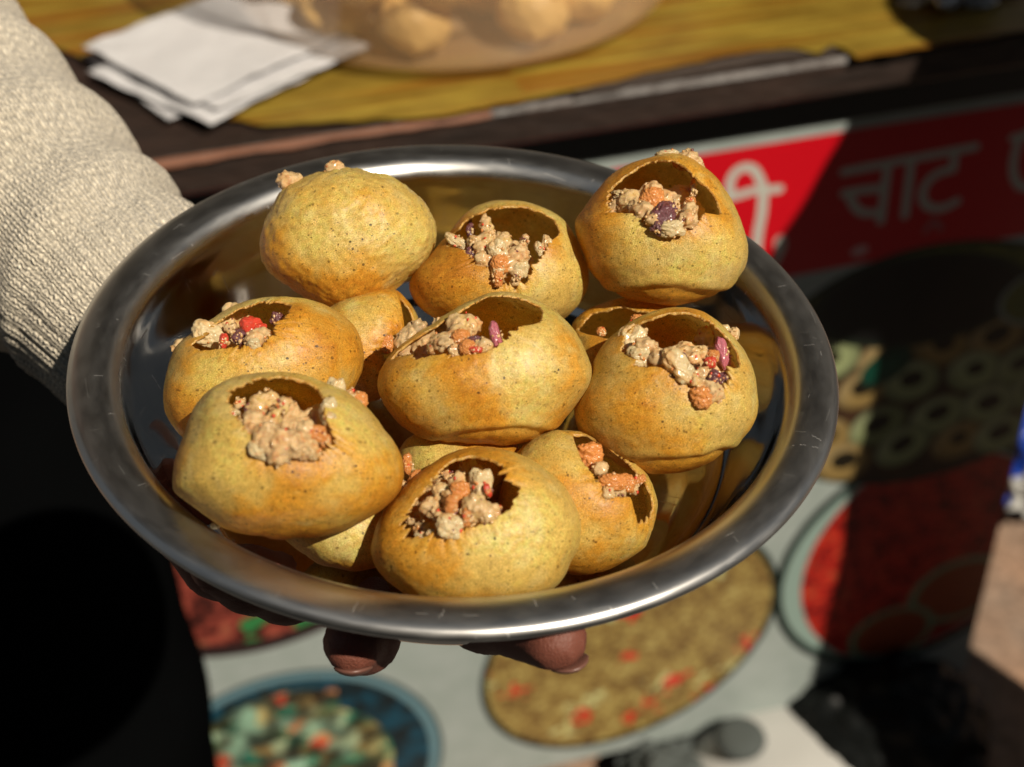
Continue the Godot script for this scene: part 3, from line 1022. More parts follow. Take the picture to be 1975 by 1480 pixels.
# Bones are [from, to, radius from, radius to]; the surface where their smoothly joined distance is nought, as surface nets.
func flesh(b: Dictionary, bones: Array, step: float, k: float, tint := Color.WHITE, ripple := 0.0, fine := Vector3(120, 60, 120)) -> void:
	var lo := Vector3.INF
	var hi := -Vector3.INF
	var boxes: Array[AABB] = []
	for q in bones:
		var r := maxf(q[2], q[3]) + k * 0.5 + step * 2.0
		var e := AABB(q[0], Vector3.ZERO).expand(q[1]).grow(r)
		boxes.append(e)
		lo = lo.min(e.position)
		hi = hi.max(e.end)
	var n := Vector3i(((hi - lo) / step).ceil()) + Vector3i.ONE
	var f := PackedFloat32Array()
	f.resize(n.x * n.y * n.z)
	f.fill(1.0)
	for q in bones.size():
		var a: Vector3 = bones[q][0]
		var ba: Vector3 = bones[q][1] - a
		var ra: float = bones[q][2]
		var rb: float = bones[q][3]
		var l2 := maxf(ba.length_squared(), 1e-9)
		var i0 := Vector3i(((boxes[q].position - lo) / step).floor())
		var i1 := Vector3i(((boxes[q].end - lo) / step).ceil()).min(n - Vector3i.ONE)
		for z in range(i0.z, i1.z + 1):
			for y in range(i0.y, i1.y + 1):
				var at := (z * n.y + y) * n.x
				for x in range(i0.x, i1.x + 1):
					var p := lo + Vector3(x, y, z) * step - a
					var t := clampf(p.dot(ba) / l2, 0.0, 1.0)
					var d := (p - ba * t).length() - lerpf(ra, rb, t)
					var o := f[at + x]
					var h := maxf(k - absf(d - o), 0.0) / k
					f[at + x] = minf(d, o) - h * h * k * 0.25
	if ripple > 0.0:
		for z in n.z:
			for y in n.y:
				for x in n.x:
					var at := (z * n.y + y) * n.x + x
					if absf(f[at]) < step * 2.5 + ripple:
						var p := lo + Vector3(x, y, z) * step
						f[at] += ripple * mid.get_noise_3dv(p * fine)
	var vert := {}
	var pts := PackedVector3Array()
	var sx := 1
	var sy := n.x
	var sz := n.x * n.y
	var offs := [0, sx, sy, sx + sy, sz, sz + sx, sz + sy, sz + sx + sy]
	var edges := [[0, 1], [2, 3], [4, 5], [6, 7], [0, 2], [1, 3], [4, 6], [5, 7], [0, 4], [1, 5], [2, 6], [3, 7]]
	for z in n.z - 1:
		for y in n.y - 1:
			for x in n.x - 1:
				var at := (z * n.y + y) * n.x + x
				var inside := 0
				for c in 8:
					if f[at + offs[c]] < 0.0:
						inside += 1
				if inside == 0 or inside == 8:
					continue
				var sum := Vector3.ZERO
				var cnt := 0
				for e in edges:
					var d0 := f[at + offs[e[0]]]
					var d1 := f[at + offs[e[1]]]
					if (d0 < 0.0) != (d1 < 0.0):
						var t := d0 / (d0 - d1)
						var c0 := Vector3(e[0] & 1, (e[0] >> 1) & 1, e[0] >> 2)
						var c1 := Vector3(e[1] & 1, (e[1] >> 1) & 1, e[1] >> 2)
						sum += c0.lerp(c1, t)
						cnt += 1
				vert[at] = pts.size()
				pts.append(lo + (Vector3(x, y, z) + sum / cnt) * step)
	var tris := PackedInt32Array()
	for at in vert:
		var inner := f[at] < 0.0
		for ax in 3:
			var s: int = [sx, sy, sz][ax]
			if (f[at + s] < 0.0) == inner:
				continue
			var u: int = [sy, sz, sx][ax]
			var w: int = [sz, sx, sy][ax]
			if not (vert.has(at - u) and vert.has(at - w) and vert.has(at - u - w)):
				continue
			var q := [vert[at], vert[at - u], vert[at - u - w], vert[at - w]]
			if inner:
				tris.append_array(PackedInt32Array([q[0], q[2], q[1], q[0], q[3], q[2]]))
			else:
				tris.append_array(PackedInt32Array([q[0], q[1], q[2], q[0], q[2], q[3]]))
	var nn := PackedVector3Array()
	nn.resize(pts.size())
	for t in range(0, tris.size(), 3):
		var fn := (pts[tris[t + 2]] - pts[tris[t]]).cross(pts[tris[t + 1]] - pts[tris[t]])
		for c in 3:
			nn[tris[t + c]] += fn
	var first: int = b.v.size()
	for i in pts.size():
		b.n.append(nn[i].normalized())
		b.c.append(tint)
		b.u.append(Vector2.ZERO)
	b.v.append_array(pts)
	for t in tris:
		b.i.append(t + first)


func holder() -> void:
	var t := thing("person", "person in a beige knitted sweater and black trousers holding out the steel plate of puris", "person", Vector3(-0.48, 0, -0.86))
	var o := -t.position
	var b := bag()
	# the hand under the plate, palm up: finger chains end in tips that curl up round the wall
	var wrist := Vector3(-0.106, 1.186, -0.405)
	var hand := [[Vector3(-0.17, 1.204, -0.475), wrist, 0.030, 0.025]]
	var knuckles := [Vector3(-0.044, 1.183, -0.322), Vector3(-0.060, 1.183, -0.318), Vector3(-0.078, 1.184, -0.322), Vector3(-0.094, 1.187, -0.336)]
	for q in knuckles:
		hand.append([wrist, q, 0.021, 0.0125])
	hand.append([knuckles[0], knuckles[3], 0.0125, 0.0115])
	var chains := [
		[knuckles[0], Vector3(-0.041, 1.187, -0.298), Vector3(-0.0430, 1.1945, -0.281), Vector3(-0.0440, 1.2055, -0.2690)],
		[knuckles[1], Vector3(-0.067, 1.189, -0.306), Vector3(-0.075, 1.201, -0.298), Vector3(-0.0815, 1.2120, -0.2920)],
		[knuckles[2], Vector3(-0.088, 1.189, -0.318), Vector3(-0.097, 1.201, -0.322), Vector3(-0.1010, 1.2120, -0.3260)],
		[knuckles[3], Vector3(-0.104, 1.192, -0.345), Vector3(-0.110, 1.203, -0.352), Vector3(-0.1130, 1.2120, -0.3580)]]
	var rad := [[0.0106, 0.0098, 0.0090, 0.0080], [0.0104, 0.0094, 0.0085, 0.0074], [0.0108, 0.0100, 0.0092, 0.0084], [0.0098, 0.0090, 0.0082, 0.0076]]
	for c in 4:
		for k in 3:
			hand.append([chains[c][k], chains[c][k + 1], rad[c][k], rad[c][k + 1]])
	var thumb := [Vector3(-0.078, 1.178, -0.385), Vector3(-0.026, 1.181, -0.330), Vector3(-0.009, 1.2030, -0.283), Vector3(0.0085, 1.2205, -0.2545)]
	for k in 3:
		hand.append([thumb[k], thumb[k + 1], [0.020, 0.0145, 0.0115][k], [0.0145, 0.0115, 0.0082][k]])
	for q in hand:
		q[0] += o
		q[1] += o
	flesh(b, hand, 0.0028, 0.006)
	var shoulder := Vector3(-0.33, 1.43, -0.86)
	var elbow := Vector3(-0.301, 1.2197, -0.6312)
	var other := Vector3(-0.66, 1.43, -0.90)
	var body := [
		[Vector3(-0.17, 1.204, -0.475), elbow, 0.030, 0.038], [elbow, shoulder, 0.040, 0.050], [other, Vector3(-0.72, 1.15, -0.88), 0.050, 0.040], [Vector3(-0.72, 1.15, -0.88), Vector3(-0.73, 0.90, -0.84), 0.038, 0.026],
		[shoulder, other, 0.055, 0.055], [Vector3(-0.50, 1.36, -0.88), Vector3(-0.50, 0.95, -0.88), 0.12, 0.12], [Vector3(-0.50, 1.44, -0.88), Vector3(-0.50, 1.54, -0.87), 0.055, 0.052],
		[Vector3(-0.42, 0.90, -0.88), Vector3(-0.42, 0.48, -0.86), 0.075, 0.055], [Vector3(-0.42, 0.48, -0.86), Vector3(-0.42, 0.09, -0.88), 0.052, 0.036], [Vector3(-0.58, 0.90, -0.88), Vector3(-0.59, 0.48, -0.86), 0.075, 0.055], [Vector3(-0.59, 0.48, -0.86), Vector3(-0.60, 0.09, -0.88), 0.052, 0.036],
		[Vector3(-0.73, 0.90, -0.84), Vector3(-0.73, 0.82, -0.81), 0.028, 0.024]]
	for c in 4:
		var x := -0.748 + c * 0.013
		body.append([Vector3(x, 0.83, -0.815), Vector3(x, 0.745, -0.795), 0.0095, 0.008])
	body.append([Vector3(-0.71, 0.86, -0.82), Vector3(-0.69, 0.80, -0.79), 0.012, 0.009])
	for q in body:
		q[0] += o
		q[1] += o
	flesh(b, body, 0.014, 0.02)
	var head := Vector3(-0.49, 1.645, -0.85) + o
	flesh(b, [[head + Vector3(0, 0.02, -0.015), head + Vector3(0, 0.03, -0.02), 0.088, 0.088], [head + Vector3(0, -0.02, 0.03), head + Vector3(0, -0.075, 0.045), 0.062, 0.036], [head + Vector3(0, 0.005, 0.088), head + Vector3(0, -0.025, 0.102), 0.010, 0.014], [head + Vector3(-0.018, -0.058, 0.078), head + Vector3(0.018, -0.058, 0.078), 0.009, 0.009], [head + Vector3(-0.088, 0.0, -0.005), head + Vector3(-0.090, -0.025, -0.005), 0.014, 0.010], [head + Vector3(0.088, 0.0, -0.005), head + Vector3(0.090, -0.025, -0.005), 0.014, 0.010], [head + Vector3(0, -0.04, -0.02), head + Vector3(0, -0.12, -0.02), 0.055, 0.055]], 0.006, 0.02)
	obj("body", made(b), M.brown_skin, t)
	for s in [-1, 1]:
		var e := SphereMesh.new()
		e.radius = 0.012
		e.height = 0.024
		var eye := obj("eye", e, M.eye_white, t)
		eye.position = head + Vector3(0.032 * s, 0.012, 0.068)
	b = bag()
	flesh(b, [[head + Vector3(0, 0.045, -0.03), head + Vector3(0, 0.05, -0.035), 0.092, 0.092], [head + Vector3(-0.06, 0.03, -0.04), head + Vector3(-0.06, -0.06, -0.06), 0.045, 0.03], [head + Vector3(0.06, 0.03, -0.04), head + Vector3(0.06, -0.06, -0.06), 0.045, 0.03], [head + Vector3(0, 0.0, -0.07), head + Vector3(0, -0.10, -0.07), 0.05, 0.04]], 0.008, 0.02, Color.WHITE, 0.004)
	obj("hair", made(b), M.black_hair, t)
	# sweater: body and far sleeve as one, near sleeve as a knitted tube
	b = bag()
	var knit := [[Vector3(-0.50, 1.34, -0.88), Vector3(-0.50, 0.96, -0.88), 0.150, 0.152], [Vector3(-0.40, 1.39, -0.87), Vector3(-0.60, 1.39, -0.89), 0.082, 0.082], [Vector3(-0.41, 1.28, -0.88), Vector3(-0.42, 0.97, -0.88), 0.09, 0.10], [Vector3(-0.59, 1.28, -0.88), Vector3(-0.58, 0.97, -0.88), 0.09, 0.10], [shoulder, elbow, 0.072, 0.062], [other, Vector3(-0.72, 1.15, -0.88), 0.072, 0.058], [Vector3(-0.72, 1.15, -0.88), Vector3(-0.73, 0.91, -0.84), 0.056, 0.042], [Vector3(-0.50, 1.45, -0.88), Vector3(-0.50, 1.47, -0.875), 0.066, 0.064]]
	for q in knit:
		q[0] += o
		q[1] += o
	flesh(b, knit, 0.014, 0.03, Color.WHITE, 0.005)
	var sw := obj("sweater", made(b), M.beige_knit_body, t)
	b = bag()
	var path := [elbow + Vector3(-0.02, 0.006, -0.03), elbow, Vector3(-0.2495, 1.2212, -0.569), Vector3(-0.2062, 1.2211, -0.5182), Vector3(-0.1582, 1.2142, -0.4557), Vector3(-0.134, 1.2045, -0.430), Vector3(-0.116, 1.192, -0.412), Vector3(-0.112, 1.190, -0.408)]
	for k in path.size():
		path[k] += o
	tube(b, path, [0.068, 0.072, 0.061, 0.049, 0.043, 0.039, 0.034, 0.029], 120, Vector2(5.4, 7.6), func(v, a):
		var folds := 0.0040 * mid.get_noise_3d(cos(a) * 9.0, sin(a) * 9.0, v * 42.0) + 0.0022 * sin(v * 62.0 + 3.0 * sin(a + 1.0) + 4.0 * low.get_noise_2d(a * 6.0, v * 40.0)) * smoothstep(0.05, 0.3, v) * (1.0 - smoothstep(0.62, 0.72, v))
		var ribs := 0.0009 * sin(a * 44.0) * smoothstep(0.60, 0.70, v)
		return folds + ribs, 14)
	obj("sleeve", made(b), M.beige_knit, sw)
	b = bag()
	var legs := [[Vector3(-0.42, 0.98, -0.88), Vector3(-0.58, 0.98, -0.88), 0.145, 0.145], [Vector3(-0.405, 0.90, -0.88), Vector3(-0.385, 0.50, -0.85), 0.125, 0.108], [Vector3(-0.385, 0.50, -0.85), Vector3(-0.375, 0.10, -0.86), 0.106, 0.095], [Vector3(-0.59, 0.90, -0.88), Vector3(-0.60, 0.50, -0.85), 0.125, 0.108], [Vector3(-0.60, 0.50, -0.85), Vector3(-0.61, 0.10, -0.86), 0.106, 0.095]]
	for q in legs:
		q[0] += o
		q[1] += o
	flesh(b, legs, 0.014, 0.03, Color.WHITE, 0.010)
	obj("trousers", made(b), M.black_cloth, t)
	for x in [-0.375, -0.61]:
		b = bag()
		flesh(b, [[Vector3(x, 0.04, -0.90) + o, Vector3(x + 0.01, 0.035, -0.70) + o, 0.042, 0.036]], 0.01, 0.01)
		obj("shoe", made(b), M.shoe_leather, t)
	# nails under the finger ends
	for q in [[Vector3(-0.0440, 1.2005, -0.2635), Vector3(2.3, 0.0, 0.0)], [Vector3(0.0120, 1.2140, -0.2510), Vector3(2.5, 0.5, 0.0)]]:
		b = bag()
		var pts := PackedVector3Array()
		for j in 9:
			for i in 17:
				var th := PI * j / 8.0
				var ph := TAU * (i % 16) / 16
				pts.append(Vector3(sin(th) * cos(ph) * 0.0052, cos(th) * 0.0012 - 0.0012 * pow(sin(th) * cos(ph), 2.0), sin(th) * sin(ph) * 0.0055))
		grid(b, pts, 9, 17, true, 1.0)
		var nail := obj("nail", made(b), M.nail, t)
		nail.position = q[0] + o
		nail.rotation = q[1]


func customer() -> void:
	# stands at the right end of the stall, between it and the sun: the shadow across the banner is theirs
	var at := stall_point(0.72, 0, 0.36)
	var t := thing("person", "person in a long dark grey coat standing at the right end of the stall", "person", at)
	t.rotation.y = STALL_TURN
	var b := bag()
	flesh(b, [[Vector3(0, 1.66, 0), Vector3(0, 1.68, 0.01), 0.09, 0.092], [Vector3(0, 1.62, -0.03), Vector3(0, 1.58, -0.05), 0.06, 0.04], [Vector3(0, 1.645, -0.09), Vector3(0, 1.62, -0.105), 0.010, 0.014], [Vector3(-0.09, 1.645, 0), Vector3(-0.09, 1.625, 0), 0.013, 0.01], [Vector3(0.09, 1.645, 0), Vector3(0.09, 1.625, 0), 0.013, 0.01], [Vector3(0, 1.6, 0), Vector3(0, 1.40, 0), 0.055, 0.07], [Vector3(0, 1.4, 0), Vector3(0, 0.9, 0), 0.11, 0.12], [Vector3(-0.07, 0.9, 0), Vector3(-0.08, 0.08, 0.01), 0.07, 0.04], [Vector3(0.07, 0.9, 0), Vector3(0.08, 0.08, 0.01), 0.07, 0.04], [Vector3(-0.105, 1.16, -0.12), Vector3(-0.06, 1.17, -0.17), 0.03, 0.024], [Vector3(0.14, 0.92, 0.0), Vector3(0.14, 0.80, -0.02), 0.03, 0.024]], 0.014, 0.02)
	obj("body", made(b), M.brown_skin, t)
	b = bag()
	flesh(b, [[Vector3(-0.10, 1.39, 0), Vector3(0.12, 1.40, 0), 0.085, 0.08], [Vector3(-0.01, 1.35, 0), Vector3(-0.02, 0.95, 0), 0.13, 0.115], [Vector3(-0.02, 0.95, 0), Vector3(-0.045, 0.36, 0.0), 0.118, 0.133], [Vector3(-0.114, 1.40, 0), Vector3(-0.219, 1.19, 0.0), 0.072, 0.066], [Vector3(-0.219, 1.19, 0.0), Vector3(-0.105, 1.16, -0.12), 0.062, 0.05], [Vector3(0.13, 1.38, 0), Vector3(0.16, 1.12, 0.03), 0.07, 0.058], [Vector3(0.16, 1.12, 0.03), Vector3(0.14, 0.92, 0.0), 0.056, 0.046]], 0.02, 0.04, Color.WHITE, 0.01)
	obj("coat", made(b), M.grey_coat, t)
	b = bag()
	flesh(b, [[Vector3(0, 1.71, 0.02), Vector3(0, 1.715, 0.025), 0.094, 0.094], [Vector3(0, 1.66, 0.06), Vector3(0, 1.58, 0.06), 0.06, 0.05]], 0.012, 0.02)
	obj("hair", made(b), M.black_hair, t)
	for x in [-0.08, 0.08]:
		b = bag()
		flesh(b, [[Vector3(x, 0.04, 0.04), Vector3(x, 0.035, -0.16), 0.044, 0.036]], 0.012, 0.01)
		obj("shoe", made(b), M.shoe_leather, t)


# ---------------------------------------------------------------- the plate

func plate() -> void:
	var o := thing("steel_plate", "round deep steel plate with a flat rim, full of opened puris", "plate", BOWL_AT)
	var up := Vector3(0.0659, 1, 0.0383).normalized()
	var x := up.cross(Vector3.BACK).normalized()
	o.basis = Basis(x, up, x.cross(up))
	var b := bag()
	var inside := smooth([Vector2(0.1075, -0.0036), Vector2(0.1096, -0.0030), Vector2(0.1108, -0.0012), Vector2(0.1100, 0.0004), Vector2(0.1084, 0.0012), Vector2(0.1054, 0.0015), Vector2(0.1022, 0.0014), Vector2(0.0995, 0.0007), Vector2(0.0975, -0.0008), Vector2(0.0960, -0.0030), Vector2(0.0949, -0.0062), Vector2(0.0933, -0.0110), Vector2(0.0900, -0.0190), Vector2(0.0855, -0.0295), Vector2(0.0808, -0.0368), Vector2(0.0740, -0.0402), Vector2(0.0640, -0.0410), Vector2(0.03, -0.0411), Vector2(0.0005, -0.0411)], 5)
	lathe(b, inside, 288, 1.0)
	obj("dish", made(b), M.brushed_steel, o)
	b = bag()
	var under := smooth([Vector2(0.1075, -0.0038), Vector2(0.1050, -0.0004), Vector2(0.1010, -0.0016), Vector2(0.0980, -0.0032), Vector2(0.0962, -0.0060), Vector2(0.0945, -0.0105), Vector2(0.0908, -0.0195), Vector2(0.0863, -0.0300), Vector2(0.0815, -0.0377), Vector2(0.0742, -0.0411), Vector2(0.0640, -0.0419), Vector2(0.0005, -0.0420)], 4)
	lathe(b, under, 192, -1.0)
	obj("underside", made(b), M.brushed_steel, o)
	# a white crumb of potato on the rim at the right and one at the front left
	for q in [[Vector3(0.0835, 0.0040, -0.0500), 0.0032, "pale potato crumb on the right rim of the plate"], [Vector3(-0.0600, 0.0012, 0.0765), 0.0009, "tiny white crumb on the front left rim of the plate"]]:
		var c := obj("potato_crumb", lump("L", 1), M.filling_W)
		c.position = o.transform * (q[0] as Vector3)
		c.scale = Vector3(1.35, 0.9, 1.0) * (q[1] as float)
		tag(c, q[2], "crumb")


# ---------------------------------------------------------------- puris and filling

func puri(label: String, at: Vector3, turn: Vector3, half: float, out: Array, axis: Vector3, lip: Array, gold: Vector3, seam: int, seeded: int) -> Node3D:
	var rows := 96
	var cols := 192
	axis = axis.normalized()
	var e1 := Vector3.UP.cross(axis).normalized()
	var e2 := axis.cross(e1)
	gold = gold.normalized()
	var sh := Vector3(seeded * 31.7, seeded * 17.3, seeded * 7.9)
	var pts := PackedVector3Array()
	var tint := PackedColorArray()
	var inner := PackedVector3Array()
	var itint := PackedColorArray()
	var pale := Color(0.99, 0.72, 0.212)
	var honey := Color(0.90, 0.455, 0.055)
	var brown := Color(0.62, 0.235, 0.024)
	var open := not lip.is_empty()
	for j in rows:
		var t := float(j) / (rows - 1)
		t = t * (0.75 + 0.25 * t)
		for i in cols + 1:
			var ph := TAU * (i % cols) / cols
			var th0 := 0.0
			if open:
				th0 = line_at(lip, ph)
				var cx := cos(ph) * 30.0
				var sx := sin(ph) * 30.0
				var torn := smoothstep(-0.05, 0.35, low.get_noise_3d(cx * 0.9 + sh.x, sx * 0.9, 31.0) + 0.12)
				th0 += 0.09 * torn * mid.get_noise_3d(cx * 2.6 + sh.x, sx * 2.6, 9.0) + 0.08 * (0.3 + torn) * mid.get_noise_3d(cx * 9.0, sx * 9.0, sh.y)
				th0 = maxf(th0, 0.05)
			var th := th0 + (PI - th0) * t
			var d := axis * cos(th) + (e1 * cos(ph) + e2 * sin(ph)) * sin(th)
			var r := ring_at(out, atan2(d.y, d.x)) * 0.001
			# a little fuller than an ellipsoid
			var zz := absf(d.z)
			var flat := sqrt(maxf(1.0 - zz * zz, 0.0))
			var full := 1.0 + 0.055 * 4.0 * flat * flat * zz * zz
			var p := Vector3(d.x * r, d.y * r, d.z * half) * full
			var nrm := Vector3(d.x / r, d.y / r, d.z / half).normalized()
			var q := p * 1000.0 + sh
			var big := low.get_noise_3d(q.x, q.y, q.z)
			var fine := mid.get_noise_3d(q.x * 5.0, q.y * 5.0, q.z * 5.0)
			var bub := cell.get_noise_3d(q.x * 1.3, q.y * 1.3, q.z * 1.3)
			var soft := clampf(0.5 + 1.3 * low.get_noise_3d(q.z * 1.7 + 40.0, q.x * 1.7, q.y * 1.7), 0.0, 1.0)
			var disp := 0.0009 * big + 0.00012 * fine - 0.00022 * (0.2 + soft) * (bub + 0.6)
			if seam == 2:
				disp += -0.00050 * (cell.get_noise_3d(q.x * 0.9, q.y * 0.9, q.z * 0.9) + 0.5) + 0.0005 * mid.get_noise_3d(q.x * 3.0, q.y * 3.0, q.z * 3.0 + 70.0)
			if seam == 1:
				var ly := d.y + 0.10 * big - 0.06 * d.x
				disp += -0.0006 * exp(-pow((ly + 0.72) / 0.045, 2.0)) + 0.0006 * exp(-pow((ly + 0.63) / 0.07, 2.0))
			var edge := clampf(1.0 - (th - th0) * 4.0, 0.0, 1.0) if open else 0.0
			p += nrm * (disp - edge * edge * 0.0006)
			pts.append(p)
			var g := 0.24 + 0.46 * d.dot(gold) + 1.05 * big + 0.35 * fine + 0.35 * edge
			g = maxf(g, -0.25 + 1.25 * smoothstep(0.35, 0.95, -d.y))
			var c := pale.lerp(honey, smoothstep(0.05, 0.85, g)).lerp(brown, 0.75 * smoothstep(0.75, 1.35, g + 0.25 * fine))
			c = c * (1.0 + 0.16 * fine)
			c.a = 1.0
			var blotch := smoothstep(0.0, 0.6, mid.get_noise_3d(q.x * 2.2 + 90.0, q.y * 2.2, q.z * 2.2) - 0.5 * g + 0.1)
			c = c.lerp(Color(1.0, 0.86, 0.42), 0.42 * blotch)
			c = c * (0.92 + 0.20 * smoothstep(-0.9, -0.3, bub) * (0.4 + soft))
			c.a = 1.0
			tint.append(c)
			if j % 2 == 0 or j == rows - 1:
				var thick := 0.0007 + 0.0003 * big
				inner.append(p - nrm * thick + nrm * 0.0005 * fine)
				var ic := Color(1.0, 0.64, 0.2).lerp(Color(0.8, 0.44, 0.10), clampf(0.5 + big * 1.2, 0, 1)) * (1.0 + 0.2 * fine)
				ic.a = 1.0
				itint.append(ic)
	var b := bag()
	grid(b, pts, rows, cols + 1, true, 1.0, tint)
	if open:
		# the torn edge has the thickness of the crust, and turns in a little way
		var rim := PackedVector3Array()
		var rt := PackedColorArray()
		for j in 4:
			for i in cols + 1:
				var o: Vector3 = pts[i].lerp(inner[i], minf(j / 2.0, 1.0))
				if j == 1:
					o += (pts[i] - pts[i + cols + 1]).normalized() * 0.0003
				elif j == 3:
					o = inner[i + 2 * (cols + 1)]
				rim.append(o)
				rt.append(Color(0.98, 0.66, 0.23).lerp(Color(0.76, 0.38, 0.07), clampf(0.5 + 1.6 * mid.get_noise_2d(i * 9.0, seeded * 50.0), 0.0, 1.0)))
		grid(b, rim, 4, cols + 1, true, -1.0, rt)
	var o := obj("puri", made(b), M["fried_dough_%d" % (seeded % 3)])
	o.position = at
	o.rotation_degrees = turn
	tag(o, label, "puri", "filled puris on the steel plate")
	return o


# Lumps of filling about one unit in radius: kinds L mash, W and Y cut potato, C carrot, R chilli, O and K onion, B spice.
func lump(kind: String, variant: int) -> ArrayMesh:
	var key := "%s%d" % [kind, variant]
	if lump_shapes.has(key):
		return lump_shapes[key]
	var rows := 40
	var cols := 64
	var s := variant * 37.0 + kind.unicode_at(0) * 3.0
	var pts := PackedVector3Array()
	var tint := PackedColorArray()
	for j in rows:
		for i in cols + 1:
			var th := PI * j / (rows - 1.0)
			var ph := TAU * (i % cols) / cols
			var d := Vector3(sin(th) * cos(ph), cos(th), sin(th) * sin(ph))
			var big := low.get_noise_3d(d.x * 22.0 + s, d.y * 22.0, d.z * 22.0)
			var fine := mid.get_noise_3d(d.x * 60.0, d.y * 60.0 + s, d.z * 60.0)
			var knobs := cell.get_noise_3d(d.x * 4.0 + s, d.y * 4.0, d.z * 4.0)
			var f := 1.0
			var light := 1.0
			if kind in ["W", "Y"]:
				var flat := pow(pow(absf(d.x), 3.6) + pow(absf(d.y), 3.6) + pow(absf(d.z), 3.6), -1.0 / 3.6)
				f = lerpf(1.0, flat, 0.75) * (1.0 + 0.40 * big + 0.14 * fine)
				light = 1.0 + 0.25 * fine
			elif kind in ["K", "R", "C"]:
				var flat := pow(pow(absf(d.x), 3.0) + pow(absf(d.y), 3.0) + pow(absf(d.z), 3.0), -1.0 / 3.0)
				f = lerpf(1.0, flat, 0.7) * (1.0 + 0.30 * big + (0.22 if kind == "C" else 0.06) * fine)
				light = 1.0 + 0.35 * fine
			else:
				var sand := mid.get_noise_3d(d.x * 150.0, d.y * 150.0 + s, d.z * 150.0)
				f = 1.0 + 0.46 * big + 0.10 * fine + 0.14 * sand - 0.14 * (knobs + 0.55)
				light = 1.0 + 0.7 * fine + 0.5 * sand + 0.3 * big - 0.2 * (knobs + 0.5)
			pts.append(d * f)
			var c := Color(light, light, light)
			if kind in ["L", "B", "O"]:
				c = c.lerp(Color(1.15, 0.70, 0.42) * light, clampf(0.2 + 2.2 * low.get_noise_3d(d.x * 18.0, d.y * 18.0 + s * 2.0, d.z * 18.0), 0.0, 1.0))
				c = c.lerp(Color(1.45, 1.5, 1.4) * light, clampf(1.8 * low.get_noise_3d(d.x * 26.0 + 9.0, d.y * 26.0 - s, d.z * 26.0) - 0.1, 0.0, 1.0))
			elif kind == "W" or kind == "Y":
				c = c.lerp(Color(1.0, 0.74, 0.50), clampf(0.1 + 2.0 * low.get_noise_3d(d.x * 14.0, d.y * 14.0 + s * 2.0, d.z * 14.0), 0.0, 0.8))
			c.a = 1.0
			tint.append(c)
	var b := bag()
	grid(b, pts, rows, cols + 1, true, 1.0, tint)
	lump_shapes[key] = made(b)
	return lump_shapes[key]


const PIECE := {"W": "potato_piece", "Y": "potato_chunk", "C": "carrot_piece", "R": "red_pepper_piece", "O": "dark_onion_piece", "K": "pink_onion_sliver"}


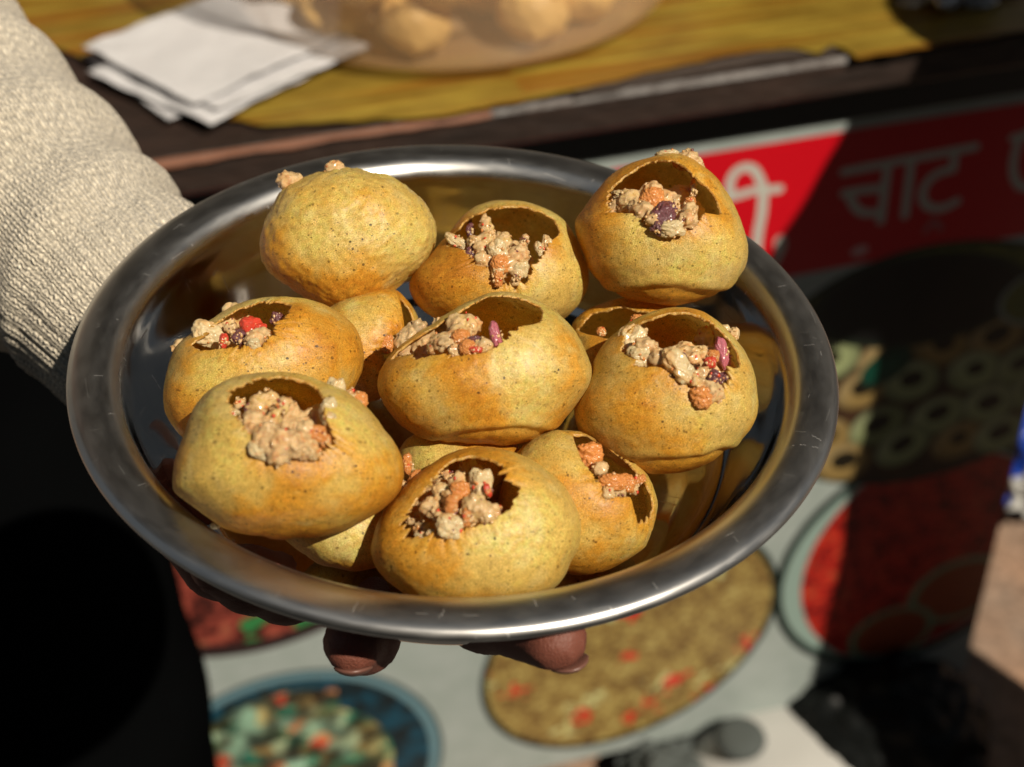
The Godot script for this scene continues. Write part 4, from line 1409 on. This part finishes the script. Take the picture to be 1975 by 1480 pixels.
func filling(p: Node3D, label: String, pieces: Array) -> void:
	var t := thing("filling", label, "filling", p.position, "fillings of the puris")
	t.basis = p.basis
	var mean := Vector3.ZERO
	var spread := 0.0
	var k := 0
	for q in pieces:
		mean += Vector3(q[1], q[2], q[3]) * 0.001
	mean /= pieces.size()
	for q in pieces:
		spread += Vector2(q[1] * 0.001 - mean.x, q[2] * 0.001 - mean.y).length()
	spread /= pieces.size()
	# the mash: its lumps run into one another, and into the bed below
	var bones := []
	for q in pieces:
		var at := Vector3(q[1], q[2], q[3]) * 0.001
		var s: float = q[4] * 0.001
		if q[0] in ["L", "B", "Y"]:
			var axis := Basis(Vector3.BACK, -deg_to_rad(q[7])) * (Vector3(0, 1, 0) if q[6] >= q[5] else Vector3(1, 0, 0))
			var r: float = s * minf(q[5], q[6])
			var reach: float = s * maxf(q[5], q[6]) - r
			bones.append([at - axis * reach, at + axis * reach, r * 0.98, r * 0.90])
		elif pieces.size() > 8:
			bones.append([at + Vector3(0, -0.0004, -0.0016), at + Vector3(0.0004, -0.0006, -0.003), s * 0.7, s * 0.8])
	if pieces.size() > 8:
		for n in 7:
			var a := TAU * n / 7.0
			bones.append([mean + Vector3(0, -0.004, -0.010), mean + Vector3(cos(a) * spread * 1.0, sin(a) * spread * 0.6 - 0.003, -0.0105), 0.0055, 0.0035])
	if not bones.is_empty():
		var mb := bag()
		flesh(mb, bones, 0.00048, 0.0023, Color.WHITE, 0.0011, Vector3(9000, 9000, 9000))
		for i in mb.v.size():
			var v: Vector3 = mb.v[i]
			var w := v * 9000.0
			var stain := clampf(0.15 + 2.4 * low.get_noise_3dv(v * 5200.0 + Vector3(7, 1, 3)), 0.0, 1.0)
			var white := clampf(2.6 * mid.get_noise_3dv(v * 5600.0 + Vector3(50, 9, 3)) - 0.25, 0.0, 1.0)
			var sand := 1.0 + 0.7 * mid.get_noise_3dv(w * 1.6)
			var c := Color(1, 1, 1).lerp(Color(1.15, 0.62, 0.34), stain * 0.55).lerp(Color(1.4, 1.65, 1.75), white * 0.75) * sand
			for q in pieces:
				if q[0] == "B" or q[0] == "Y":
					var near: float = v.distance_to(Vector3(q[1], q[2], q[3]) * 0.001) / (q[4] * 0.0012)
					if near < 1.0:
						c = c.lerp((Color(0.55, 0.58, 0.62) if q[0] == "B" else Color(1.18, 1.30, 0.86)) * sand, smoothstep(1.0, 0.6, near))
			c.a = 1.0
			mb.c[i] = c
		obj("potato_mash", made(mb), M.mash, t)
	for q in pieces:
		if q[0] in ["L", "B", "Y"]:
			continue
		var o := obj(PIECE[q[0]], lump(q[0], k % 4), M["filling_" + (q[0] as String)], t)
		var s: float = q[4] * 0.001 * 1.10
		o.position = Vector3(q[1], q[2], q[3]) * 0.001
		o.basis = Basis(Vector3.BACK, -deg_to_rad(q[7])) * Basis.from_scale(Vector3(q[5], q[6], 0.8) * s) * Basis(Vector3(0.3, 1, 0.2).normalized(), k * 1.7 if q[0] == "O" else 0.4)
		k += 1
	# grains scattered over the pieces, uncountable
	var b := bag()
	var gr := RandomNumberGenerator.new()
	gr.seed = hash(label)
	for n in pieces.size() * 12:
		var q: Array = pieces[gr.randi() % pieces.size()]
		var s: float = q[4] * 0.001
		var a := gr.randf() * TAU
		var rr := s * gr.randf_range(0.3, 1.05)
		var at := Vector3(q[1], q[2], q[3]) * 0.001 + Vector3(cos(a) * rr, sin(a) * rr, sqrt(maxf(s * s * 1.05 - rr * rr, 0.0)) * 0.75)
		var gs := gr.randf_range(0.0002, 0.00055)
		var pts := PackedVector3Array()
		var tint := PackedColorArray()
		var hue: Color = [Color(1, 1, 1), Color(1.3, 1.35, 1.3), Color(1.1, 0.55, 0.3), Color(0.9, 0.7, 0.5), Color(1.2, 1.1, 0.9), Color(1, 1, 1), Color(1.1, 0.8, 0.6), Color(0.25, 0.10, 0.16), Color(1.0, 0.12, 0.06), Color(0.8, 0.6, 0.45), Color(1.2, 1.2, 1.1), Color(1, 0.9, 0.8)][gr.randi() % 12]
		for j in 5:
			for i in 8:
				var th := PI * j / 4.0
				var ph := TAU * (i % 7) / 7.0
				pts.append(at + Vector3(sin(th) * cos(ph), cos(th), sin(th) * sin(ph)) * gs * (0.75 + 0.5 * fposmod(sin(n * 12.9 + j * 7.1 + (i % 7) * 3.7) * 43.7, 1.0)))
				tint.append(hue)
		grid(b, pts, 5, 8, true, 1.0, tint)
	obj("mash_grains", made(b), M.filling_L, t, "stuff")


func puris() -> void:
	var p: Node3D
	p = puri("closed domed puri with pale blistered skin at the back left of the plate", Vector3(-.0493,1.2513,-.3947), Vector3(-32.01,7.12,-5.79), 0.0240, [28,27.7,26.7,25.8,24.8,24.1,23.6,22.8,21.9,21.4,21.3,21.3,21.2,21.1,21.4,21.8,22.4,23.6,24.3,24.6,25,25.5,26.3,26.8,26.9,26.2,24.9,23.5,22.8,22.7,22.7,22.7,22.7,22.4,22,21.6,21.3,21.6,21.9,22.3,23.2,24.6,25.9,27.1], Vector3(0,1,-.3), [], Vector3(-.2,-.9,0.1), 2, 3)
	filling(p, "crisp crumbs on the back edge of the closed domed puri", [["L",-17.7,16.5,0.9,3.2,1,1,0], ["B",-18.9,17.6,1.9,1.6,1,1,0], ["L",-14.7,17.5,0.9,1.6,1,1,0], ["L",-16.2,15.3,0.9,1.9,1,1,0], ["L",-4.4,20.7,-.1,2.3,1,1,0], ["L",-2.1,21.1,-.1,1.5,1,1,0]])
	p = puri("opened puri at the back middle, between the closed puri and the one on the rim", Vector3(-.0013,1.24,-.3898), Vector3(-33.71,0.19,-2.1), 0.0260, [26.2,25.4,25,24.8,24.5,24.3,23.7,23.1,22.7,22.3,22,21.8,21.8,21.8,21.7,21.3,20.9,20.6,20.5,21.4,22.6,24.4,27.6,29.4,29.2,28.1,26.4,24.6,22.8,22.2,21.6,21.1,20.5,20.4,20.6,20.9,21.1,21.8,22.7,23.5,24.4,25.3,26.1,26.4], Vector3(-.02,0.393,0.919), [0.58,0.64,0.74,0.8,0.82,0.85,0.9,0.88,0.87,0.83,0.8,0.79,0.75,0.72,0.71,0.69,0.67,0.66,0.65,0.67,0.67,0.67,0.68,0.72,0.79,0.83,0.89,0.95,0.98,0.98,0.96,0.85,0.67,0.57,0.55,0.53,0.52,0.5,0.48,0.47,0.46,0.44,0.41,0.39,0.4,0.41,0.45,0.54,0.6,0.62,0.62,0.62,0.61,0.58,0.54,0.53,0.5,0.49,0.5,0.52,0.54,0.55,0.56,0.56], Vector3(-.8,0.1,0.2), 0, 4)
	filling(p, "potato filling with a bean-like white seed on its lip in the back middle puri", [["Y",-5.2,12.8,10.3,2.7,0.8,1.7,-12], ["Y",-4.4,9.1,16.6,2.2,0.9,1.3,-30], ["W",-1.5,5.7,23.2,2.6,0.9,1.1,-20], ["L",4.5,4.6,22.3,3.1,1,1,0], ["L",5.9,8.2,18.5,1.9,0.7,1.6,10], ["W",4.5,0.2,24.2,2.3,1,1,0], ["L",3.9,-2.2,25.2,1.8,0.6,1.4,20], ["L",-8.9,8.5,16.1,2.3,1,1,0], ["O",-10,4.9,18.4,1.9,1,1,0], ["L",-7,6.7,19.9,2,1,1,0], ["O",-10.3,12.3,6.5,1.6,0.7,1.6,0], ["W",-14,8.6,13.7,2.2,1.5,0.6,30], ["C",-1.1,1.9,25.7,2.3,1,1,0], ["L",-2,0.2,25.8,2.1,1,1,0], ["C",-1.7,-2.2,26.6,1.8,0.7,1.3,0], ["Y",-.2,9.1,16.4,2.8,1,1,0], ["W",13.1,5.5,19.4,2,0.8,1.9,-8], ["L",-6.4,3.1,23.2,2.5,1,1,0], ["L",1.8,1.9,23.6,2.5,1,1,0], ["W",10.7,6.1,21,1.4,0.7,1.5,-20], ["Y",-3.2,4.3,20.6,2.2,1,1,0]])
	p = puri("opened golden puri propped highest on the back right rim, with an arched opening", Vector3(0.0476,1.2527,-.3884), Vector3(-32.29,-6.98,1.74), 0.0270, [24.5,23.5,22.7,22.4,22.3,22.3,22.5,22.8,23.4,23.8,24,23.8,23.1,22.8,22.8,23,23.2,23.5,23.8,24.6,25.6,26.9,26.4,25.2,24.4,24.6,24.4,23.9,23.5,23,22.5,22,22,22.1,22.2,22.4,22.9,23.5,24.6,25.5,26.2,26.7,26.6,25.7], Vector3(0.074,0.473,0.878), [0.69,0.67,0.65,0.61,0.57,0.54,0.51,0.5,0.48,0.48,0.48,0.5,0.52,0.55,0.55,0.57,0.6,0.64,0.66,0.7,0.75,0.72,0.7,0.7,0.7,0.72,0.73,0.76,0.8,0.82,0.81,0.8,0.8,0.76,0.71,0.65,0.56,0.5,0.46,0.45,0.45,0.45,0.46,0.47,0.48,0.5,0.52,0.55,0.53,0.5,0.49,0.47,0.46,0.46,0.47,0.48,0.5,0.51,0.5,0.5,0.51,0.63,0.75,0.71], Vector3(-.8,0.2,0), 1, 5)
	filling(p, "filling with dark purple onion in the puri propped on the back right rim", [["C",-3.3,10.3,17.4,2.8,1,1,0], ["C",-5,9.3,18,1.8,1,1,0], ["Y",-9.8,9.3,16.1,3.7,1,1,0], ["W",-12,10.8,9.8,1.9,1.4,0.7,20], ["B",-14.2,7.8,15.1,2,1,1,0], ["L",-5.6,6.2,22.8,3,1,1,0], ["L",-7.6,6.9,20.3,2.4,1,1,0], ["O",0.1,4.8,25.7,3.3,1,1,0], ["O",1.7,6.5,23.6,2.1,1,1,0], ["O",-1.2,1.5,27.7,2,1,1,0], ["W",2.4,1.1,27.9,2.5,1.2,0.8,0], ["L",7,3.8,25.5,3,1,1,0], ["L",7.7,6.8,21.6,2.3,1,1,0], ["C",7.9,8.9,18.7,1.4,1,1,0], ["L",8.8,12,13.3,1.2,0.6,2.2,5], ["C",8.6,14.2,7.5,1.1,0.6,1.6,5], ["L",7.6,22.1,1.4,3.2,1,1,0], ["C",5.2,21.4,-.1,2.2,1,1,0], ["L",10.2,18.6,1.4,2.2,0.8,1.4,10], ["W",1.3,23.5,1.4,2.1,1.4,0.6,0], ["L",-16.2,3.6,15.4,2.2,1,1,0], ["L",-21,1.6,0.4,1.8,1.3,0.7,0], ["L",3.7,8.2,19.9,1.2,0.6,1.5,0], ["L",-3.2,3.8,26.8,2.1,1,1,0]])
	p = puri("broad flat puri at the left with its opening on the upper edge", Vector3(-.0713,1.2407,-.3415), Vector3(-36.62,11.8,-9.13), 0.0250, [28.2,29,29.3,29,28.2,27,25.7,24.5,23.3,22.5,21.8,21.3,20.9,20.5,20.3,20.1,20.1,20.7,21.3,22.9,24.6,25.3,26.2,27.5,28.5,29,29,28.6,26.7,24.8,23.3,21.9,20.7,20.3,20,19.7,19.4,20.2,21.1,22,22.9,24.1,25.4,26.8], Vector3(-.173,0.611,0.773), [0.37,0.39,0.43,0.46,0.5,0.54,0.59,0.61,0.6,0.58,0.54,0.53,0.51,0.51,0.51,0.49,0.46,0.45,0.45,0.45,0.47,0.47,0.47,0.47,0.49,0.51,0.55,0.6,0.61,0.6,0.61,0.63,0.65,0.68,0.7,0.74,0.7,0.67,0.64,0.58,0.52,0.46,0.42,0.38,0.36,0.33,0.32,0.31,0.31,0.31,0.31,0.32,0.33,0.35,0.38,0.38,0.37,0.37,0.37,0.37,0.36,0.36,0.36,0.36], Vector3(0.2,-.6,0.2), 0, 6)
	filling(p, "filling with a bright red carrot cube in the broad left puri", [["R",-10.1,8.2,19.3,1.3,0.8,1.4,8], ["R",-3,12.2,14,2.5,1,1,0], ["R",-.2,11.3,14.8,1.7,1,1,0], ["L",-2,8.7,20.4,2.7,1,1,0], ["O",-5.8,9.2,18,1.9,1,1,0], ["L",0.8,10.2,18.1,2,1,1,0], ["Y",-7,16.1,-1.1,3.3,1.4,0.8,35], ["Y",-9.9,13.7,3.3,2.4,1,1,0], ["W",-14.5,9.9,9.9,3.2,1.2,0.9,30], ["Y",-17.6,8.5,4.6,2.2,1,1,0], ["L",-22.1,7.3,0.9,2.1,1,1,0], ["L",-23.5,6.1,0.9,1.3,1,1,0], ["O",4.7,14.5,6.4,1.9,1,1,0], ["L",-8.2,11.8,13,1.7,1,1,0], ["L",-12.2,11.9,7.6,2.1,1,1,0], ["W",-2,7.3,23.1,1.4,1,1,0]])
	p = puri("central puri with a thin torn flap standing up behind its filling", Vector3(-.0065,1.246,-.3302), Vector3(-37.56,1.13,-2.69), 0.0280, [29.3,28.4,27.6,26.8,26.2,25.5,24.8,24.2,23.7,23.4,22.9,22.3,21.3,20.7,20.3,20.1,20.4,20.6,21.9,23.4,25.6,27.9,29.8,30.7,30,28.7,27.5,25.8,24.2,22.9,21.5,21,20.5,20.1,20.4,20.8,21.3,21.9,22.5,23.3,24.2,25.3,26.7,28.5], Vector3(-.187,0.663,0.725), [0.7,0.77,0.79,0.82,0.85,0.87,0.91,0.86,0.83,0.77,0.72,0.7,0.63,0.6,0.59,0.57,0.54,0.53,0.52,0.49,0.47,0.46,0.46,0.47,0.47,0.49,0.51,0.51,0.53,0.57,0.64,0.68,0.74,0.85,0.96,1.04,0.95,0.87,0.79,0.73,0.69,0.66,0.62,0.56,0.55,0.54,0.52,0.5,0.49,0.48,0.48,0.49,0.5,0.51,0.52,0.52,0.53,0.52,0.52,0.52,0.52,0.53,0.54,0.62], Vector3(0.1,-.9,0.1), 1, 7)
	filling(p, "brown grey filling with one pink onion sliver in the central puri", [["B",-19.2,11.1,0.9,3.7,0.9,1.1,0], ["B",-22.3,9,1.4,3.3,1,1,0], ["B",-23.4,6.2,1.4,2.4,1,1,0], ["B",-20.6,7.6,0.9,2.9,1,1,0], ["B",-13.5,12,4.5,2.4,0.7,1.4,0], ["L",-12.8,8.7,16.4,2.2,1,1,0], ["B",-11.4,7.6,19.5,2.5,1,1,0], ["Y",-6.5,12.5,12.1,3.9,1.3,0.9,0], ["Y",-7.8,10.4,16.5,2.5,1,1,0], ["C",-7.4,9.3,19.5,2.1,1,1,0], ["C",-5.3,6.4,25.1,1.9,1,1,0], ["O",-3.7,8.2,22.5,1.8,1.3,0.7,0], ["R",-3.3,6,26.5,1.1,1.4,0.7,0], ["Y",-.7,7.2,24,2,1,1,0], ["K",1.9,9.6,21.3,2,0.6,1.7,-14], ["L",-8.9,5.9,24.2,1.6,1,1,0], ["L",-14.5,6.7,16.8,1.9,1,1,0], ["O",-15.8,11.2,-1.1,1.7,1,1,0]])
	p = puri("round puri at the right with a thick rim of potato round its hole", Vector3(0.0434,1.2377,-.3289), Vector3(-38.33,-7.52,2.67), 0.0280, [24.6,24.6,24.6,24.6,24.5,24.4,24.3,24.4,24.4,24.3,24.1,23.8,23.6,23.3,23,22.8,22.7,22.8,22.8,22.7,22.6,23.5,24.8,26.4,27,26.9,26.2,25.5,24.8,24.3,23.8,23.4,23.1,22.8,22.7,22.5,22.3,22.4,22.5,23.1,23.8,24.6,25,25], Vector3(0.213,0.54,0.814), [0.69,0.67,0.66,0.67,0.64,0.62,0.61,0.59,0.56,0.55,0.54,0.52,0.52,0.53,0.53,0.53,0.54,0.56,0.57,0.57,0.57,0.59,0.62,0.68,0.76,0.76,0.77,0.8,0.8,0.77,0.75,0.73,0.7,0.67,0.65,0.63,0.52,0.46,0.42,0.4,0.4,0.4,0.41,0.42,0.43,0.45,0.47,0.49,0.51,0.53,0.56,0.59,0.64,0.64,0.63,0.63,0.64,0.6,0.55,0.54,0.6,0.67,0.69,0.69], Vector3(-.7,0.3,0.2), 1, 8)
	filling(p, "chunky potato filling with red onion piece in the round right puri", [["L",-8.7,17.2,0.9,3.5,0.9,1.2,20], ["W",-9.5,12.8,12.6,3.7,0.9,1.2,10], ["L",-5.9,11.2,19.3,3.9,1,1,0], ["W",-7.6,9.4,22.1,2.5,1,1,0], ["L",-2.4,9.1,23.4,2.5,1,1,0], ["C",-8.3,20.1,0.9,1.7,1,1,0], ["W",2.7,6.9,26.1,3.3,0.8,1.3,-35], ["W",4.7,4.9,27,2.2,1,1,0], ["Y",7.1,3.2,27.1,1.8,1,1,0], ["Y",10.8,15.4,-1.1,3.2,1,1,0], ["W",14.4,16.1,-1.1,2.6,1,1,0], ["Y",8.6,10.9,16.1,2.1,1,1,0], ["C",12.1,9.9,16,1.5,1,1,0], ["R",11.3,8.1,19.2,1.4,1,1,0], ["K",14.9,10.8,9,2.6,0.6,1.5,-15], ["O",15.1,3.6,19.1,1.7,1,1,0], ["O",12.2,3.9,22.3,1.9,1,1,0], ["B",9.2,5.3,21.3,1.9,1,1,0], ["L",10.8,0.5,25.5,3,1,1,0], ["C",8.7,-1.2,27,2.6,1,1,0], ["L",12.9,-.5,23.3,2.2,1,1,0], ["L",4.8,11.3,17.5,1.5,1,1,0], ["W",21.9,0.7,1.9,1.7,1,1.1,0], ["C",19.6,-0,6.6,1,1,1,0], ["L",1.7,10.5,19.9,1.9,1,1,0], ["L",6.9,9.5,19.3,1.9,1,1,0], ["L",18.3,16.4,-.1,1.8,1,1,0], ["O",4.1,9.5,20.3,1.1,1,1,0]])
	p = puri("wide cone shaped puri at the front left, leaning over the steel rim", Vector3(-.0585,1.25,-.2926), Vector3(-39.96,11.31,-9.34), 0.0280, [29.4,27.8,26,25.1,24.3,23.7,23,22.1,21.4,21.5,21.7,21.9,22.3,23,23.7,24.6,25.3,25.9,26,25.9,25.7,26,27.1,28.2,29.2,27.3,25.5,24.4,23.6,22.5,21.4,20.4,20.4,20.4,20.5,21.3,22.2,23.1,24.3,25.6,27.1,28.7,30.1,30.3], Vector3(-.017,0.501,0.865), [0.43,0.44,0.45,0.47,0.5,0.52,0.53,0.55,0.58,0.61,0.61,0.61,0.62,0.6,0.59,0.59,0.6,0.61,0.6,0.58,0.58,0.59,0.61,0.6,0.58,0.58,0.59,0.6,0.59,0.59,0.59,0.55,0.52,0.49,0.47,0.46,0.45,0.44,0.44,0.44,0.45,0.46,0.48,0.49,0.51,0.53,0.53,0.53,0.53,0.54,0.55,0.56,0.57,0.59,0.6,0.59,0.59,0.58,0.56,0.54,0.52,0.49,0.46,0.44], Vector3(0.3,-.7,0.1), 0, 9)
	filling(p, "mashed potato filling spilling over the lip of the front left puri", [["Y",-5,14.1,10,3.1,1.1,0.8,-20], ["Y",-7.1,12.7,12.5,2.6,1,1,0], ["Y",-1.5,11.2,19,2.8,0.6,1.5,35], ["L",-11.7,13.6,-1.1,1.7,1,1,0], ["W",-13,11,12.1,1.3,1.3,0.7,20], ["O",-9,10.4,18.5,1,0.5,1.6,-30], ["L",-7.7,9.1,20.6,2.8,1,1,0], ["L",-4.3,5.6,26.5,3,1,1,0], ["L",-.1,3.9,28.6,3.7,1.1,0.9,0], ["L",3.6,2.7,28.6,3.2,1,1,0], ["C",7.3,5.6,24.4,1.9,1,1,0], ["C",9.1,4,23.6,1.5,1,1,0], ["L",4.8,6.9,24.2,2.3,1,1,0], ["W",-6.3,1.4,27.9,1.9,1.2,0.8,30], ["L",-2.2,0.2,28.7,2.5,1,1,0], ["L",-5.9,3.5,27.4,2,1,1,0], ["W",12.6,15.8,4.4,2.3,0.8,1.6,0], ["W",10.4,11.3,19.3,2.2,0.8,1.2,0], ["W",10.3,9.1,21.7,1.5,1,1,0], ["L",16.1,11.8,4.4,4,1,1,0], ["C",17.9,14.5,4.4,2.1,1,1,0], ["B",16.5,16.2,4.4,1.3,1,1,0], ["L",14.8,7.5,15.6,2.6,1,1,0], ["C",13.4,4.4,20.6,1.8,1,1,0], ["L",6.5,1,27.4,2,1,1,0], ["L",-8.4,6.5,24,1.8,1,1,0]])
	p = puri("orange golden puri at the front middle with a clean oval hole", Vector3(-.0103,1.2266,-.2867), Vector3(-43.63,2.06,-3.42), 0.0270, [26.6,26.8,26.4,25.8,25.1,24.4,24,23.6,23.2,22.8,22.5,22.2,22.1,22,21.9,21.9,21.9,22.1,22.5,23.1,24.7,25.9,27.1,28.4,28.4,27.4,26.1,24.8,23.6,22.4,21.4,21.2,20.9,20.7,20.9,21.3,21.7,22.4,23.2,24.1,24.8,25.1,25.3,26.2], Vector3(-.221,0.367,0.904), [0.59,0.61,0.62,0.61,0.61,0.61,0.62,0.62,0.62,0.64,0.66,0.65,0.65,0.66,0.68,0.7,0.68,0.65,0.65,0.65,0.62,0.57,0.54,0.52,0.5,0.5,0.5,0.5,0.5,0.51,0.53,0.55,0.56,0.56,0.57,0.59,0.6,0.62,0.61,0.6,0.58,0.53,0.49,0.46,0.44,0.43,0.41,0.39,0.38,0.37,0.36,0.36,0.35,0.35,0.36,0.37,0.38,0.41,0.43,0.45,0.47,0.5,0.54,0.58], Vector3(-.9,0.2,0), 0, 10)
	filling(p, "white and orange potato filling inside the front middle puri", [["W",-2.5,16.7,-1.1,2.2,0.9,1.3,0], ["L",-0,15.9,3,1.6,0.7,1.3,0], ["L",-5,13,13.6,2.5,1,1,0], ["W",0.8,12.1,17.7,2.6,0.9,1.3,0], ["R",2.4,10.6,20.6,1,0.8,1.5,-20], ["C",-4.5,10.4,19.2,2.2,1,1,0], ["C",-6.1,7.9,21,1.8,1,1,0], ["C",-6.4,5.9,22.7,1.5,1,1,0], ["Y",-.8,6.6,24.5,3.3,1,1,0], ["Y",2.4,4.2,25.9,1.9,1,1,0], ["C",-2.8,3.8,26.4,1.4,0.7,1.5,0], ["W",-9.5,10.1,15.1,2,1,1,0], ["L",-11.9,6.4,16.6,2.7,1,1,0], ["L",-9.7,4.3,19.8,1.8,1,1,0], ["W",-6.8,1.4,25.7,2.8,1,0.9,20], ["B",-15.8,3.2,9.8,2.3,1,1,0], ["B",-14,1.1,14.1,2.1,1,1,0], ["W",-13.7,-.9,19.9,1.2,1.4,0.7,0], ["W",-11.6,-.3,22.3,1,1,1,0], ["C",-18.5,18.1,1.9,1.5,0.7,1.6,0], ["C",-16.6,14.3,1.4,1.8,0.7,1.3,30], ["L",-20,12.6,0.9,1.4,1,1,0], ["L",-13.7,14.3,0.9,1.6,1,1,0], ["L",-9.8,16.9,0.9,1.6,1.3,0.7,-30], ["L",-15.8,11.3,0.9,1.5,1,1,0], ["L",-7.7,15.6,-.1,1.2,1,1,0], ["Y",4.4,5.5,23.9,1.5,1,1,0], ["L",-6.9,9.6,18,1.8,1,1,0]])
	p = puri("pale torn puri wedged low between the front middle puri and the steel wall", Vector3(0.0168,1.2175,-.307), Vector3(-42.58,-3.13,0.13), 0.0250, [22.3,21.7,21.1,20.6,20.1,19.7,19.3,19.3,19.4,19.4,19.6,19.8,20.2,20.9,21.3,21.6,21.8,21.9,22,21.9,21.7,21.6,21.5,21.4,21.2,21,20.8,20.6,20.4,20.2,19.9,19.7,19.4,19.6,19.8,20,20.2,20.5,21,21.7,22.4,22.3,22.2,22.3], Vector3(0.596,0.394,0.7), [0.33,0.31,0.3,0.29,0.29,0.3,0.3,0.3,0.3,0.31,0.32,0.34,0.37,0.4,0.44,0.51,0.6,0.68,0.87,0.9,0.92,0.85,0.79,0.73,0.69,0.65,0.62,0.59,0.54,0.5,0.47,0.44,0.43,0.41,0.4,0.39,0.39,0.39,0.39,0.39,0.4,0.41,0.39,0.38,0.37,0.36,0.35,0.35,0.46,0.55,0.67,0.68,0.69,0.71,0.73,0.68,0.66,0.64,0.59,0.52,0.49,0.47,0.39,0.35], Vector3(-.2,-.8,0.2), 0, 11)
	filling(p, "reddish filling at the torn mouth of the pale low puri", [["C",9,5.4,21.9,2.5,1.3,0.8,0], ["C",12.9,5.1,18.6,2.1,1,1,0], ["C",16.4,5.8,14,1.5,1.3,0.7,-30], ["L",8.1,2.5,23.5,1.8,1,1,0], ["L",11.2,2.9,20.3,1.6,1,1,0], ["C",3.6,12.6,11.2,3.1,1,1,0], ["L",6.1,9,15.8,2.2,1,1,0], ["L",14.7,3.4,17.3,1.4,1,1,0]])
	p = puri("thin golden puri shell half hidden under the closed domed puri", Vector3(-.046,1.2261,-.3711), Vector3(-36.22,7.06,-6.2), 0.0240, [18.5,18.7,19.1,19.6,20,20.2,20.3,20.5,19.5,18.5,17.5,16.7,16.4,16.1,15.8,15.5,15.9,16.5,17,17.6,18.2,18.8,19.4,20,20.2,20.5,20.2,19.8,19.3,18.8,18.2,17.6,17,16.6,16.6,16.6,16.6,16.7,17.1,17.6,18,18.4,18.4,18.5], Vector3(0.679,0.086,0.729), [0.46,0.49,0.47,0.44,0.43,0.43,0.43,0.45,0.47,0.52,0.58,0.6,0.64,0.74,0.74,0.58,0.39,0.25,0.18,0.17,0.17,0.17,0.18,0.18,0.19,0.2,0.21,0.22,0.24,0.27,0.29,0.31,0.32,0.34,0.37,0.41,0.43,0.44,0.45,0.46,0.47,0.47,0.48,0.49,0.5,0.52,0.54,0.57,0.61,0.6,0.55,0.51,0.49,0.48,0.48,0.49,0.51,0.5,0.46,0.44,0.43,0.43,0.43,0.44], Vector3(0,-.3,0.5), 0, 12)
	filling(p, "orange filling scrap in the shell beside the central puri", [["C",7.5,1.3,21.1,2,0.8,1.3,0], ["L",8,2.5,20.7,1.4,1,1,0], ["C",6.9,-.1,21.4,1.5,1,1,0]])
	p = puri("broken puri half lying under the front left puri, pale edge showing", Vector3(-.0464,1.2174,-.3001), Vector3(-42.94,8.78,-8.01), 0.0200, [16.1,15.8,15.4,14.8,14.2,13.5,12.9,12.8,12.6,12.4,12.3,12.1,12,12.4,12.8,13.3,13.7,14.2,14.9,15.5,16.2,16.7,17.2,17,15.7,14.4,13.2,12.8,12.5,12.2,11.8,11.5,11.6,11.9,12.3,12.6,12.9,13.5,14.2,14.9,15.5,15.9,16.3,16.5], Vector3(0,1,-.3), [], Vector3(0,0.2,-.9), 0, 13)
	p = puri("puri buried under the central puri, only a pale strip showing", Vector3(-.0155,1.2202,-.3217), Vector3(-40.98,2.76,-3.81), 0.0200, [17.9,17.4,17,16.5,15.3,14.1,12.9,11.7,10.8,11,11.1,11.3,11.4,11.6,11.7,11.9,12.8,14.2,15.5,16.9,17.6,18.1,18.6,17.7,16.5,15.3,14.1,13.5,13.2,12.8,12.5,12.1,11.8,11.4,11.1,11.6,12.4,13.2,14,14.7,15.5,16.2,16.9,17.5], Vector3(0,1,-.3), [], Vector3(0.3,0.3,0.3), 0, 14)
	p = puri("orange puri shell buried behind the round right puri", Vector3(0.0374,1.2188,-.3754), Vector3(-36.7,-5.69,1.4), 0.0220, [20,20.1,19.9,19.6,19.3,19,18.6,17.9,17.3,16.6,16,16.1,16.3,16.5,16.7,16.9,17.7,18.5,19.3,20,20,19.9,19.9,19.9,19.8,19.8,19.7,19,18.2,17.3,16.7,16.8,16.9,17,17,17.1,17.2,17.7,18.2,18.7,19.2,19.6,19.8,19.9], Vector3(-.219,0.21,0.953), [1.02,0.96,0.92,0.89,0.88,0.88,0.84,0.78,0.74,0.72,0.71,0.7,0.69,0.69,0.69,0.69,0.7,0.69,0.67,0.67,0.66,0.67,0.68,0.7,0.72,0.76,0.72,0.7,0.69,0.71,0.76,0.54,0.35,0.27,0.22,0.19,0.17,0.15,0.18,0.24,0.41,0.48,0.49,0.5,0.52,0.57,0.65,0.66,0.66,0.67,0.68,0.69,0.71,0.74,0.78,0.83,0.88,0.86,0.85,0.85,0.86,0.88,0.92,0.97], Vector3(0.3,0.6,0.5), 0, 15)
	filling(p, "orange filling scrap in the buried shell beside the central puri", [["C",-12.8,0.8,14.7,1.7,1,1,0], ["L",-10.4,-2.7,15.4,2.2,1,1,0], ["C",-8.8,5.1,18.7,1.2,1,1,0]])
